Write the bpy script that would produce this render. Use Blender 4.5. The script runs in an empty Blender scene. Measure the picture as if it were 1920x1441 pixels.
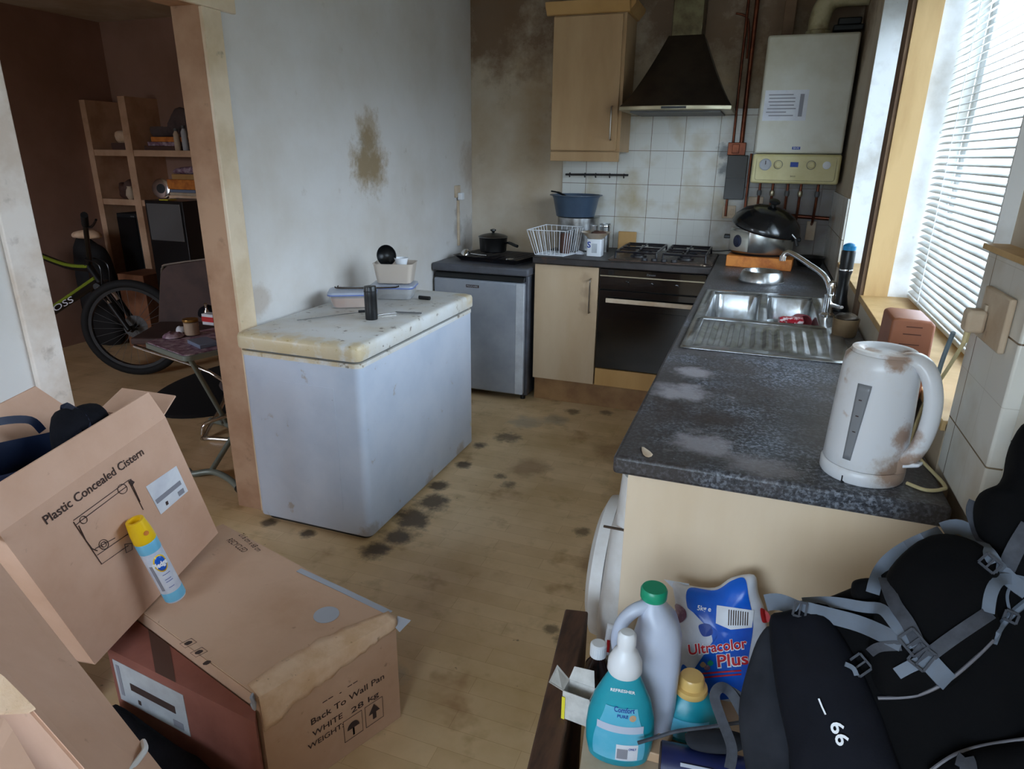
import bpy, bmesh, math, random
from mathutils import Vector, Matrix, noise
from mathutils.bvhtree import BVHTree
random.seed(7)
S = bpy.context.scene
COL = S.collection
PI = math.pi
# ------------------------------------------------------------------ camera
CAM = Vector((1.891, -4.3717, 1.4758))
YAW, PITCH, ROLL, FPX = .3471, .3317, .0119, 1248.03
cy_, sy_, cp_, sp_ = math.cos(YAW), math.sin(YAW), math.cos(PITCH), math.sin(PITCH)
FW = Vector((-sy_*cp_, cy_*cp_, -sp_)); _r = Vector((cy_, sy_, 0)); _u = _r.cross(FW)
RT = math.cos(ROLL)*_r + math.sin(ROLL)*_u
UP = -math.sin(ROLL)*_r + math.cos(ROLL)*_u
cam = bpy.data.cameras.new('camera'); co = bpy.data.objects.new('camera', cam); COL.objects.link(co)
cam.sensor_width = 36; cam.lens = FPX/1920*36; cam.clip_start = .02
co.matrix_world = Matrix(((RT.x, UP.x, -FW.x, CAM.x), (RT.y, UP.y, -FW.y, CAM.y), (RT.z, UP.z, -FW.z, CAM.z), (0, 0, 0, 1)))
S.camera = co
# ------------------------------------------------------------------ world, daylight
wd = bpy.data.worlds.new('sky'); S.world = wd; wd.use_nodes = True
nt = wd.node_tree; nt.nodes.clear()
wo = nt.nodes.new('ShaderNodeOutputWorld'); bg = nt.nodes.new('ShaderNodeBackground')
tc = nt.nodes.new('ShaderNodeTexCoord'); sp = nt.nodes.new('ShaderNodeSeparateXYZ'); rp = nt.nodes.new('ShaderNodeValToRGB')
nt.links.new(tc.outputs['Generated'], sp.inputs[0]); nt.links.new(sp.outputs['Z'], rp.inputs[0])
rp.color_ramp.elements[0].position = 0.0; rp.color_ramp.elements[0].color = (.16, .18, .19, 1)
rp.color_ramp.elements[1].position = .12; rp.color_ramp.elements[1].color = (.80, .87, 1, 1)
nt.links.new(rp.outputs[0], bg.inputs[0]); bg.inputs[1].default_value = 9.0
nt.links.new(bg.outputs[0], wo.inputs[0])
def portal(loc, sx, sy, rot):
    l = bpy.data.lights.new('window_portal', 'AREA'); l.shape = 'RECTANGLE'; l.size = sx; l.size_y = sy
    l.cycles.is_portal = True
    o = bpy.data.objects.new('window_portal', l); COL.objects.link(o); o.location = loc; o.rotation_euler = rot
portal((2.56, -1.19, 1.57), 1.15, .74, (0, PI/2, 0))
portal((2.56, -2.31, 1.57), 1.15, 1.34, (0, PI/2, 0))
portal((1.25, -6.35, 1.55), 1.9, 1.2, (PI/2, 0, 0))
portal((-1.95, -5.25, 1.5), .9, 1.2, (PI/2, 0, 0))  # unseen far-room window, added to brighten that room
S.view_settings.view_transform = 'Standard'; S.view_settings.look = 'None'
S.view_settings.gamma = 1; S.view_settings.use_curve_mapping = False
S.view_settings.exposure = 1.05

# ------------------------------------------------------------------ helpers: rays
def ray(px, py): return FW + (px-960)/FPX*RT + (720.5-py)/FPX*UP
def W(px, py, x=None, y=None, z=None):
    d = ray(px, py)
    t = (x-CAM.x)/d.x if x is not None else (y-CAM.y)/d.y if y is not None else (z-CAM.z)/d.z
    return CAM + d*t
def WP(px, py, P0, N):
    d = ray(px, py); return CAM + d*((P0-CAM).dot(N)/d.dot(N))
V = Vector
# ------------------------------------------------------------------ helpers: materials
def lin(c):
    return tuple((v/255/12.92 if v/255 <= .04045 else ((v/255+.055)/1.055)**2.4) for v in c[:3]) + (1,)
def mat(name, col, rough=.5, metal=0, vary=None, vs=4, vlo=.4, vhi=.65, spots=(), stains=(), bump=None, trans=0, alpha=1, emit=0, spec=.5, wood=False, coat=0):
    """procedural: base colour, broad variation, fine spots, stains with a place of their own"""
    m = bpy.data.materials.new(name); m.use_nodes = True; n = m.node_tree.nodes; L = m.node_tree.links
    b = n['Principled BSDF']; b.inputs['Roughness'].default_value = rough; b.inputs['Metallic'].default_value = metal
    b.inputs['Specular IOR Level'].default_value = spec; b.inputs['Coat Weight'].default_value = coat
    tc = n.new('ShaderNodeTexCoord'); co_ = tc.outputs['Object']
    rgb = n.new('ShaderNodeRGB'); rgb.outputs[0].default_value = lin(col); cur = rgb.outputs[0]
    def nz(scale, detail=5, src=None, rgh=.6):
        x = n.new('ShaderNodeTexNoise'); x.inputs['Scale'].default_value = scale; x.inputs['Detail'].default_value = detail
        x.inputs['Roughness'].default_value = rgh
        L.new(src or co_, x.inputs['Vector']); return x.outputs['Fac']
    def ramp(f, lo, hi):
        r = n.new('ShaderNodeMapRange'); r.inputs[1].default_value = lo; r.inputs[2].default_value = hi; L.new(f, r.inputs[0]); return r.outputs[0]
    def mix(fac, c2, strength=1):
        nonlocal cur
        if strength != 1:
            q = n.new('ShaderNodeMath'); q.operation = 'MULTIPLY'; q.inputs[1].default_value = strength; L.new(fac, q.inputs[0]); fac = q.outputs[0]
        x = n.new('ShaderNodeMix'); x.data_type = 'RGBA'; L.new(fac, x.inputs[0]); L.new(cur, x.inputs[6]); x.inputs[7].default_value = lin(c2); cur = x.outputs[2]
    if wood:
        mp = n.new('ShaderNodeMapping'); mp.inputs['Scale'].default_value = wood; L.new(co_, mp.inputs[0]); wsrc = mp.outputs[0]
    if vary: mix(ramp(nz(vs, 6, wsrc if wood else None), vlo, vhi), vary)
    for s in spots:   # (colour, scale, threshold, softness, strength)
        mix(ramp(nz(s[1], 4), s[2], s[2]+s[3]), s[0], s[4])
    for s in stains:  # (colour, [(x,y,z,r)...], noise scale, strength)
        acc = None
        for (x, y, z, r) in s[1]:
            vm = n.new('ShaderNodeVectorMath'); vm.operation = 'DISTANCE'; L.new(co_, vm.inputs[0]); vm.inputs[1].default_value = (x, y, z)
            f = ramp(vm.outputs['Value'], r, r*.15)
            if acc is None: acc = f
            else:
                q = n.new('ShaderNodeMath'); q.operation = 'MAXIMUM'; L.new(acc, q.inputs[0]); L.new(f, q.inputs[1]); acc = q.outputs[0]
        nn = nz(s[2], 7, None, .7)
        q0 = n.new('ShaderNodeMath'); q0.operation = 'MULTIPLY'; q0.inputs[1].default_value = 1.5; L.new(nn, q0.inputs[0])
        q = n.new('ShaderNodeMath'); q.operation = 'ADD'; L.new(acc, q.inputs[0]); L.new(q0.outputs[0], q.inputs[1])
        mix(ramp(q.outputs[0], 1.2, 1.6), s[0], s[3])
    L.new(cur, b.inputs['Base Color'])
    if bump:
        bp = n.new('ShaderNodeBump'); bp.inputs['Strength'].default_value = bump[1]; bp.inputs['Distance'].default_value = .01
        L.new(nz(bump[0]), bp.inputs['Height']); L.new(bp.outputs[0], b.inputs['Normal'])
    if trans: b.inputs['Transmission Weight'].default_value = trans
    if alpha < 1: b.inputs['Alpha'].default_value = alpha
    m['cur'] = 0
    return m
def thin_glass(name, tint=(235, 242, 245), a=.9):
    m = bpy.data.materials.new(name); m.use_nodes = True; n = m.node_tree.nodes; L = m.node_tree.links
    n.clear(); o = n.new('ShaderNodeOutputMaterial'); t = n.new('ShaderNodeBsdfTransparent'); g = n.new('ShaderNodeBsdfGlossy'); x = n.new('ShaderNodeMixShader')
    t.inputs[0].default_value = lin(tint); g.inputs['Roughness'].default_value = .03; x.inputs[0].default_value = 1-a
    L.new(t.outputs[0], x.inputs[1]); L.new(g.outputs[0], x.inputs[2]); L.new(x.outputs[0], o.inputs[0]); return m
def tile_mat(name, axis, c1, grout, size, grime):
    m = mat(name, c1, .25); n = m.node_tree.nodes; L = m.node_tree.links; b = n['Principled BSDF']
    tc = n.new('ShaderNodeTexCoord'); s = n.new('ShaderNodeSeparateXYZ'); c = n.new('ShaderNodeCombineXYZ'); L.new(tc.outputs['Object'], s.inputs[0])
    L.new(s.outputs['X' if axis == 'x' else 'Y'], c.inputs[0]); L.new(s.outputs['Z'], c.inputs[1])
    def brick(sz, mort, ca, cb):
        k = n.new('ShaderNodeTexBrick'); k.offset = 0; k.inputs['Scale'].default_value = 1; k.inputs['Brick Width'].default_value = sz; k.inputs['Row Height'].default_value = sz
        k.inputs['Mortar Size'].default_value = mort; k.inputs['Mortar Smooth'].default_value = .3; k.inputs['Color1'].default_value = ca; k.inputs['Color2'].default_value = ca; k.inputs['Mortar'].default_value = cb
        L.new(c.outputs[0], k.inputs[0]); return k
    k1 = brick(size, .0018, lin(c1), lin(grout)); k2 = brick(size/2, .0008, (1, 1, 1, 1), (.83, .81, .78, 1))
    mu = n.new('ShaderNodeMix'); mu.data_type = 'RGBA'; mu.blend_type = 'MULTIPLY'; mu.inputs[0].default_value = 1
    L.new(k1.outputs[0], mu.inputs[6]); L.new(k2.outputs[0], mu.inputs[7])
    nz = n.new('ShaderNodeTexNoise'); nz.inputs['Scale'].default_value = 5; nz.inputs['Detail'].default_value = 7; L.new(tc.outputs['Object'], nz.inputs[0])
    r = n.new('ShaderNodeMapRange'); r.inputs[1].default_value = .48; r.inputs[2].default_value = .75; L.new(nz.outputs[0], r.inputs[0])
    mx = n.new('ShaderNodeMix'); mx.data_type = 'RGBA'; L.new(r.outputs[0], mx.inputs[0]); L.new(mu.outputs[2], mx.inputs[6]); mx.inputs[7].default_value = lin(grime)
    src = mx.outputs[2]
    for (x, y, z, rr_), cc in ((((1.64, 0, 1.40, .07)), (50, 44, 38)), (((1.645, 0, 1.30, .06)), (50, 44, 38)), (((2.0, 0, .98, .55)), (92, 72, 56)), (((2.15, 0, 1.1, .4)), (80, 60, 46))):
        if axis != 'x': break
        vm = n.new('ShaderNodeVectorMath'); vm.operation = 'DISTANCE'; L.new(tc.outputs['Object'], vm.inputs[0]); vm.inputs[1].default_value = (x, y, z)
        r1 = n.new('ShaderNodeMapRange'); r1.inputs[1].default_value = rr_; r1.inputs[2].default_value = 0; L.new(vm.outputs['Value'], r1.inputs[0])
        n2 = n.new('ShaderNodeTexNoise'); n2.inputs['Scale'].default_value = 1.4/rr_ if rr_ > .2 else 34; n2.inputs['Detail'].default_value = 6; L.new(tc.outputs['Object'], n2.inputs[0])
        ad = n.new('ShaderNodeMath'); ad.operation = 'ADD'; L.new(r1.outputs[0], ad.inputs[0]); L.new(n2.outputs[0], ad.inputs[1])
        r2 = n.new('ShaderNodeMapRange'); r2.inputs[1].default_value = .72; r2.inputs[2].default_value = 1.15; r2.inputs[4].default_value = .8; L.new(ad.outputs[0], r2.inputs[0])
        m3 = n.new('ShaderNodeMix'); m3.data_type = 'RGBA'; L.new(r2.outputs[0], m3.inputs[0]); L.new(src, m3.inputs[6]); m3.inputs[7].default_value = lin(cc); src = m3.outputs[2]
    L.new(src, b.inputs['Base Color'])
    bp = n.new('ShaderNodeBump'); bp.inputs['Strength'].default_value = .4; bp.inputs['Distance'].default_value = .002; L.new(k1.outputs['Fac'], bp.inputs['Height']); bp.invert = True
    L.new(bp.outputs[0], b.inputs['Normal'])
    return m
# ------------------------------------------------------------------ helpers: objects
def tag(o, label, cat, group=None):
    o['label'] = label; o['category'] = cat
    if group: o['group'] = group
    return o
def thing(name, label, cat, loc, group=None):
    o = bpy.data.objects.new(name, None); COL.objects.link(o); o.location = loc; o.empty_display_size = .05
    o['_l'] = list(loc)
    return tag(o, label, cat, group)
def origin(o):
    p = V((0, 0, 0))
    while o is not None:
        p += V(o.location); o = o.parent
    return p
def obj(name, bm, m, parent=None, smooth=True, bevel=0, seg=2, angle=40, loc=None, solid=0, subdiv=0, double=False):
    """world-space bmesh -> one mesh object whose origin is at its parent's (or its own base)"""
    bmesh.ops.recalc_face_normals(bm, faces=bm.faces)
    vs = [v.co for v in bm.verts]
    lo = V([min(v[i] for v in vs) for i in range(3)]); hi = V([max(v[i] for v in vs) for i in range(3)])
    if parent is not None: base = origin(parent)
    else: base = V(loc) if loc is not None else V(((lo.x+hi.x)/2, (lo.y+hi.y)/2, lo.z))
    bmesh.ops.translate(bm, verts=bm.verts, vec=-base)
    me = bpy.data.meshes.new(name); bm.to_mesh(me); bm.free()
    for mm in (m if isinstance(m, (list, tuple)) else [m]): me.materials.append(mm)
    o = bpy.data.objects.new(name, me); COL.objects.link(o)
    if parent is not None: o.parent = parent
    else: o.location = base
    if smooth:
        me.shade_smooth(); me.set_sharp_from_angle(angle=math.radians(angle))
    if solid:
        s = o.modifiers.new('thickness', 'SOLIDIFY'); s.thickness = solid; s.offset = 0
    if bevel:
        b = o.modifiers.new('bevel', 'BEVEL'); b.width = bevel; b.segments = seg; b.limit_method = 'ANGLE'; b.angle_limit = math.radians(40); b.harden_normals = False
    if subdiv:
        s = o.modifiers.new('smooth', 'SUBSURF'); s.levels = s.render_levels = subdiv
    return o
def struct(name, bm, m, **k):
    o = obj(name, bm, m, None, **k); o['kind'] = 'structure'; return o
def BM(): return bmesh.new()
def hexa(bm, c, mi=0):
    """c: 8 corners, bottom 4 then top 4 in order"""
    v = [bm.verts.new(V(p)) for p in c]
    for f in ((0, 3, 2, 1), (4, 5, 6, 7), (0, 1, 5, 4), (1, 2, 6, 5), (2, 3, 7, 6), (3, 0, 4, 7)):
        bm.faces.new([v[i] for i in f]).material_index = mi
    return bm
def box(bm, x0, x1, y0, y1, z0, z1, mi=0):
    return hexa(bm, [(x0, y0, z0), (x1, y0, z0), (x1, y1, z0), (x0, y1, z0), (x0, y0, z1), (x1, y0, z1), (x1, y1, z1), (x0, y1, z1)], mi)
def B(*a): return box(BM(), *a)
def prism(bm, poly, off, mi=0):
    off = V(off); a = [bm.verts.new(V(p)) for p in poly]; b = [bm.verts.new(V(p)+off) for p in poly]; n = len(a)
    bm.faces.new(a).material_index = mi; bm.faces.new(b[::-1]).material_index = mi
    for i in range(n): bm.faces.new([a[i], a[(i+1) % n], b[(i+1) % n], b[i]]).material_index = mi
    return bm
def loft(bm, rings, cap0=True, cap1=True, closed=True, mi=0):
    R = [[bm.verts.new(V(p)) for p in r] for r in rings]
    for a, b in zip(R, R[1:]):
        n = len(a)
        for i in range(n if closed else n-1):
            bm.faces.new([a[i], a[(i+1) % n], b[(i+1) % n], b[i]]).material_index = mi
    if cap0 and len(R[0]) > 2: bm.faces.new(R[0]).material_index = mi
    if cap1 and len(R[-1]) > 2: bm.faces.new(R[-1][::-1]).material_index = mi
    return bm
def basis(axis):
    a = V(axis).normalized(); t = V((0, 0, 1)) if abs(a.z) < .9 else V((1, 0, 0)); x = t.cross(a).normalized(); return x, a.cross(x), a
def lathe(bm, prof, c=(0, 0, 0), axis=(0, 0, 1), seg=32, sx=1, sy=1, cap0=True, cap1=True, xdir=None, mi=0):
    """prof: (radius, height) pairs"""
    x, y, a = basis(axis); c = V(c)
    if xdir is not None:
        x = V(xdir).normalized(); y = a.cross(x)
    return loft(bm, [[c + a*h + x*(r*sx*math.cos(2*PI*i/seg)) + y*(r*sy*math.sin(2*PI*i/seg)) for i in range(seg)] for r, h in prof], cap0, cap1, True, mi)
def cyl(c, r, h, axis=(0, 0, 1), seg=28, bm=None): return lathe(bm or BM(), [(r, 0), (r, h)], c, axis, seg)
def tube(bm, pts, r, seg=8, cap=True):
    pts = [V(p) for p in pts]; rings = []; n = len(pts)
    rr = r if isinstance(r, (list, tuple)) else [r]*n
    px = None
    for i, p in enumerate(pts):
        d = (pts[min(i+1, n-1)] - pts[max(i-1, 0)]).normalized()
        if px is None: px, _, _ = basis(d)
        px = (px - d*px.dot(d)).normalized(); py = d.cross(px)
        rings.append([p + px*(rr[i]*math.cos(2*PI*k/seg)) + py*(rr[i]*math.sin(2*PI*k/seg)) for k in range(seg)])
    return loft(bm, rings, cap, cap)
def spline(pts, k=6, closed=False):
    pts = [V(p) for p in pts]; out = []; n = len(pts)
    for i in range(n if closed else n-1):
        if closed: a, b, c, d = pts[(i-1) % n], pts[i], pts[(i+1) % n], pts[(i+2) % n]
        else: a, b, c, d = pts[max(i-1, 0)], pts[i], pts[i+1], pts[min(i+2, n-1)]
        for j in range(k):
            t = j/k; out.append(.5*((2*b) + (c-a)*t + (2*a-5*b+4*c-d)*t*t + (3*b-a-3*c+d)*t**3))
    if not closed: out.append(pts[-1])
    return out
def ribbon(bm, pts, w, nrm, th=.002):
    pts = [V(p) for p in pts]; rings = []; n = len(pts)
    for i, p in enumerate(pts):
        d = (pts[min(i+1, n-1)] - pts[max(i-1, 0)]).normalized(); nn = V(nrm[i] if isinstance(nrm, list) else nrm)
        s = d.cross(nn).normalized(); u = s.cross(d).normalized()
        rings.append([p - s*w/2, p + s*w/2, p + s*w/2 + u*th, p - s*w/2 + u*th])
    return loft(bm, rings)
def plate(pts, th, bm=None):
    """flat polygon with a thickness, grown along its own normal"""
    p = [V(q) for q in pts]; nn = (p[1]-p[0]).cross(p[2]-p[0]).normalized(); return prism(bm or BM(), p, nn*th)
def pillow(pts, N, tf, tb, k=5, wr=0, ws=14, bm=None, flat=2.2, closed=True):
    """inflated shape with depth from an outline of 3-D points; N is the front"""
    N = V(N).normalized(); P = spline(pts, k, True) if k > 1 else [V(p) for p in pts]; c = sum(P, V((0, 0, 0)))/len(P)
    bm = bm or BM(); ss = (1, .97, .9, .78, .6, .4, .2)
    def ring(s, side, t):
        h = (1 - s**flat)**(1/flat) if s < 1 else 0
        out = []
        for p in P:
            q = c + (p-c)*s; w = wr*(noise.noise(q*ws) + .5*noise.noise(q*ws*2.3)) * (1-s**6)
            out.append(q + N*side*(t*h) + N*w)
        return out
    R = [ring(s, -1, tb) for s in ss[::-1]] + [ring(s, 1, tf) for s in ss[1:]]
    return loft(bm, R)
def text(s, m, parent, O, X, Y, width=None, size=.02, th=.0004, name='printed_text', bold=0.0, fn=None, shear=0, sq=1):
    """lettering with real geometry: O left baseline point, X along, Y up"""
    cu = bpy.data.curves.new(name, 'FONT'); cu.body = s; cu.size = 1; cu.extrude = 0; cu.offset = bold; cu.shear = shear; cu.resolution_u = 3
    t = bpy.data.objects.new(name, cu); COL.objects.link(t); bpy.context.view_layer.update()
    me = bpy.data.meshes.new_from_object(t.evaluated_get(bpy.context.evaluated_depsgraph_get()))
    bpy.data.objects.remove(t); bpy.data.curves.remove(cu)
    bm = BM(); bm.from_mesh(me); bpy.data.meshes.remove(me)
    xs = [v.co.x for v in bm.verts]; x0, x1 = min(xs), max(xs)
    k = width/(x1-x0) if width else size
    ky = size if (width and size) else k
    X = V(X).normalized(); Y = V(Y).normalized(); N = X.cross(Y).normalized(); O = V(O)
    if fn is None: f = lambda a, b: O + X*a + Y*b + N*th
    else: f = fn
    if fn is not None:
        bmesh.ops.subdivide_edges(bm, edges=bm.edges, cuts=1)
    for v in bm.verts: v.co = f((v.co.x-x0)*k, v.co.y*ky*sq)
    base = origin(parent)
    bmesh.ops.translate(bm, verts=bm.verts, vec=-base)
    me = bpy.data.meshes.new(name); bm.to_mesh(me); bm.free(); me.materials.append(m)
    o = bpy.data.objects.new(name, me); COL.objects.link(o); o.parent = parent
    return o
def patch(fn, u0, u1, v0, v1, nu=8, nv=6):
    bm = BM(); g = [[bm.verts.new(V(fn(u0+(u1-u0)*i/nu, v0+(v1-v0)*j/nv))) for i in range(nu+1)] for j in range(nv+1)]
    for j in range(nv):
        for i in range(nu): bm.faces.new([g[j][i], g[j][i+1], g[j+1][i+1], g[j+1][i]])
    return bm
def arc(c, r, a0, a1, n, ax=(1, 0, 0), ay=(0, 0, 1)):
    c = V(c); ax = V(ax); ay = V(ay); return [c + ax*(r*math.cos(a0+(a1-a0)*i/n)) + ay*(r*math.sin(a0+(a1-a0)*i/n)) for i in range(n+1)]
def rrect(cx, cy, hx, hy, r, n=5, ax=V((1, 0, 0)), ay=V((0, 1, 0)), z=0):
    out = []
    for sx, sy, a in ((1, 1, 0), (-1, 1, PI/2), (-1, -1, PI), (1, -1, 1.5*PI)):
        for i in range(n+1):
            t = a + PI/2*i/n; out.append(ax*(cx + sx*(hx-r) + r*math.cos(t)) + ay*(cy + sy*(hy-r) + r*math.sin(t)) + V((0, 0, z)))
    return out
# ------------------------------------------------------------------ materials
M = {}
M['wall'] = mat('grubby white paint', (218, 214, 210), .7, vary=(204, 196, 186), vs=1.6, vlo=.42, vhi=.7,
    spots=[((150, 128, 96), 9, .66, .12, .35), ((120, 96, 66), 45, .72, .05, .4)],
    stains=[((104, 84, 46), [(0, -1.34, 1.42, .17), (0, -1.26, 1.42, .17), (0, -1.30, 1.53, .15)], 30, .6), ((150, 120, 66), [(0, -1.33, 1.42, .26), (0, -1.25, 1.42, .26), (0, -1.29, 1.58, .2)], 14, .6),
            ((120, 104, 84), [(0, -.24, 1.0, .13), (0, -.24, 1.12, .08), (0, -.05, .95, .25)], 9, .45), ((150, 120, 84), [(0, -.02, 1.4, .3), (.3, 0, 1.6, .22), (0, -2.2, .9, .12)], 7, .4)], bump=(60, .06))
M['wallb'] = mat('stained paint with light falloff', (206, 194, 176), .7, vary=(176, 152, 120), vs=1.4, vlo=.38, vhi=.66,
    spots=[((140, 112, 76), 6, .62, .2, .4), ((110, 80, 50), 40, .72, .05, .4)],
    stains=[((116, 86, 58), [(.2, 0, 2.5, 1.1), (.8, 0, 2.5, 1.2), (1.4, 0, 2.5, 1.2), (2.0, 0, 2.5, 1.3)], 4, .85)], bump=(60, .06))  # brown towards the ceiling mixes nicotine stain with painted light falloff
M['cream'] = mat('cream gloss paint', (228, 208, 180), .35, vary=(206, 182, 148), vs=5, spots=[((110, 92, 62), 18, .66, .1, .5)])
M['jamb'] = mat('stained cream gloss', (234, 222, 212), .4, vary=(210, 190, 172), vs=6, spots=[((120, 100, 78), 14, .60, .16, .5)])
M['tan'] = mat('brown stained plaster', (186, 150, 120), .7, vary=(166, 126, 96), vs=5, spots=[((120, 88, 62), 12, .62, .1, .5)])
M['living'] = mat('brownish peach wall paint', (168, 134, 118), .8, vary=(150, 116, 98), vs=1.5)
M['shelfp'] = mat('peach cream shelf paint', (214, 176, 144), .6, vary=(190, 150, 118), vs=6)
M['ceil'] = mat('ceiling paint', (206, 196, 178), .8, vary=(180, 160, 130), vs=2)
M['tile'] = tile_mat('white wall tiles', 'x', (222, 220, 212), (120, 100, 76), .2, (186, 168, 128))
M['tiler'] = tile_mat('white wall tiles by window', 'y', (224, 220, 210), (112, 92, 70), .2, (190, 170, 140))
M['grout'] = mat('tile edge', (225, 225, 220), .4, vary=(200, 190, 170))
M['upvc'] = mat('white window plastic', (235, 238, 240), .35)
M['reveal'] = mat('white window reveal plaster', (232, 232, 230), .6, vary=(196, 190, 180), vs=5, vlo=.45, vhi=.7, spots=[((120, 110, 95), 30, .7, .08, .5)])
M['blind'] = mat('white blind slat', (232, 234, 234), .45, vary=(206, 204, 196), vs=8, trans=0)
M['woodpost'] = mat('bare pine strip', (208, 172, 118), .6, vary=(184, 146, 92), vs=7, wood=(1, 1, .2), spots=[((70, 48, 28), 34, .72, .04, .8)])
M['woodend'] = mat('backlit timber and duct brown', (120, 92, 66), .7, vary=(90, 64, 44))
M['glass'] = thin_glass('window glass')
M['granite'] = mat('speckled grey granite laminate', (66, 69, 76), .45, vary=(132, 138, 148), vs=130, vlo=.46, vhi=.60,
    spots=[((30, 33, 40), 170, .54, .05, .85), ((62, 54, 50), 3.2, .34, .2, .8), ((46, 40, 38), 7, .52, .16, .55), ((172, 170, 172), 9, .66, .1, .35), ((210, 208, 206), 40, .74, .05, .5)],
    stains=[((158, 152, 156), [(1.83, -3.04, .91, .12), (1.95, -3.1, .91, .12), (1.75, -2.72, .91, .13), (1.77, -2.55, .91, .11)], 13, .62), ((48, 36, 30), [(1.74, -2.86, .91, .13), (1.86, -2.88, .91, .12), (1.5, -.5, .91, .3)], 14, .65)], bump=(90, .05))
M['granend'] = mat('speckled granite edge', (70, 82, 98), .4, vary=(138, 156, 178), vs=140, vlo=.46, vhi=.6, spots=[((28, 32, 42), 190, .54, .05, .9)])
M['darktop'] = mat('dirty dark worktop', (54, 48, 46), .5, vary=(34, 28, 26), vs=6, spots=[((112, 98, 84), 60, .7, .06, .5), ((100, 60, 40), 14, .62, .1, .4)])
M['maple'] = mat('pale maple laminate', (222, 194, 156), .45, vary=(200, 174, 130), vs=3, wood=(1, 1, .25), spots=[((150, 120, 78), 6, .66, .12, .4)])
M['panel'] = mat('pale maple end panel', (236, 214, 186), .45, vary=(224, 198, 164), vs=2.6, wood=(1, 1, .3), spots=[((160, 132, 92), 5, .64, .15, .35)],
    stains=[((150, 118, 84), [(1.9, -3.16, .62, .16), (2.1, -3.16, .66, .14), (1.78, -3.16, .85, .05)], 8, .4)])
M['maple2'] = mat('amber maple laminate', (196, 152, 92), .45, vary=(178, 134, 76), vs=3, wood=(1, 1, .25))
M['plinth'] = mat('brown plinth laminate', (158, 118, 74), .5, vary=(130, 92, 56), vs=6)
M['steel'] = mat('brushed steel', (190, 192, 194), .28, 1, vary=(150, 148, 144), vs=12)
M['sinksteel'] = mat('scummy stainless steel', (196, 200, 204), .26, .9, vary=(140, 136, 128), vs=9, spots=[((225, 225, 220), 20, .6, .08, .5), ((120, 96, 66), 28, .68, .08, .6)])
M['chrome'] = mat('chrome', (222, 222, 222), .12, 1)
M['handle'] = mat('satin nickel handle', (150, 140, 128), .3, 1)
M['hood'] = mat('dark grimy cooker hood steel', (66, 56, 46), .42, .7, vary=(44, 36, 30), vs=5)
M['hoodrim'] = mat('greasy steel rim', (176, 166, 140), .3, .9)
M['chimney'] = mat('greasy steel chimney', (120, 112, 84), .35, .8, vary=(70, 56, 40), vs=8)
M['black'] = mat('black plastic', (16, 17, 19), .35)
M['blackgloss'] = mat('black oven glass', (7, 7, 9), .12, coat=.4)
M['blackmatt'] = mat('matt black', (20, 20, 22), .8)
M['iron'] = mat('greasy black iron', (26, 27, 34), .4, vary=(44, 36, 34), vs=20)
M['hobsteel'] = mat('burnt hob plate', (86, 66, 54), .4, .3, vary=(40, 26, 20), vs=14, spots=[((186, 166, 140), 36, .60, .06, .8)])
M['boiler'] = mat('cream white boiler casing', (214, 212, 200), .35, vary=(196, 190, 168), vs=3)
M['boilerp'] = mat('yellowed boiler panel', (218, 208, 158), .4, vary=(200, 186, 130), vs=5)
M['flue'] = mat('cream flue pipe', (186, 176, 140), .5, vary=(130, 112, 76), vs=9)
M['copper'] = mat('tarnished copper', (130, 72, 48), .35, .7, vary=(92, 46, 32), vs=14)
M['greyplastic'] = mat('grey plastic', (92, 92, 92), .5)
M['freezer'] = mat('grubby white enamel', (196, 204, 218), .3, vary=(184, 194, 210), vs=4, spots=[((150, 118, 70), 16, .68, .07, .5), ((80, 70, 60), 60, .73, .04, .6)],
    stains=[((206, 186, 90), [(.31, .52, .12, .09), (.27, .54, .2, .05)], 20, .7), ((140, 112, 70), [(.28, -.5, .02, .12), (.28, 0, .02, .1), (.28, .35, .02, .1)], 20, .5)])
M['lid'] = mat('yellowed freezer lid', (218, 218, 216), .38, vary=(206, 200, 188), vs=6, spots=[((84, 62, 44), 24, .62, .06, .75), ((112, 84, 48), 60, .68, .05, .6)],
    stains=[((198, 168, 98), [(-.24, -.54, .785, .16), (-.14, -.54, .785, .16), (-.04, -.54, .785, .16), (.06, -.54, .785, .15), (.16, -.54, .785, .14), (.26, -.52, .785, .11), (.24, .48, .8, .1)], 26, .6)])
M['seal'] = mat('grey rubber seal', (92, 92, 88), .7)
M['fridge'] = mat('silver fridge door', (158, 162, 170), .4, .1, vary=(140, 145, 154), vs=4)
M['fridgeside'] = mat('dark grey fridge casing', (84, 86, 94), .5, vary=(64, 60, 60), vs=5)
M['card'] = mat('brown cardboard', (214, 174, 150), .8, vary=(202, 160, 134), vs=4, spots=[((150, 118, 92), 30, .68, .08, .35)], bump=(40, .05))
M['card2'] = mat('worn brown cardboard', (208, 172, 146), .8, vary=(194, 156, 128), vs=4, spots=[((112, 84, 60), 22, .68, .06, .5), ((150, 122, 84), 5, .68, .1, .4)], bump=(30, .06))
M['cardred'] = mat('reddish cardboard side', (150, 92, 80), .7, vary=(126, 74, 62), vs=5)
M['cardedge'] = mat('cut cardboard edge', (180, 140, 92), .9, vary=(150, 112, 70), vs=30)
M['torn'] = mat('torn pale cardboard liner', (238, 206, 176), .9, vary=(222, 184, 146), vs=14, spots=[((150, 110, 80), 50, .66, .06, .6)], bump=(50, .25))
M['cream card'] = mat('cream cardboard sheet', (208, 190, 166), .85, vary=(186, 160, 132), vs=8, spots=[((120, 90, 70), 30, .7, .06, .5)])
M['ink'] = mat('brown black print', (62, 44, 40), .8)
M['paper'] = mat('white label paper', (226, 228, 234), .6, vary=(208, 210, 220), vs=10)
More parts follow.
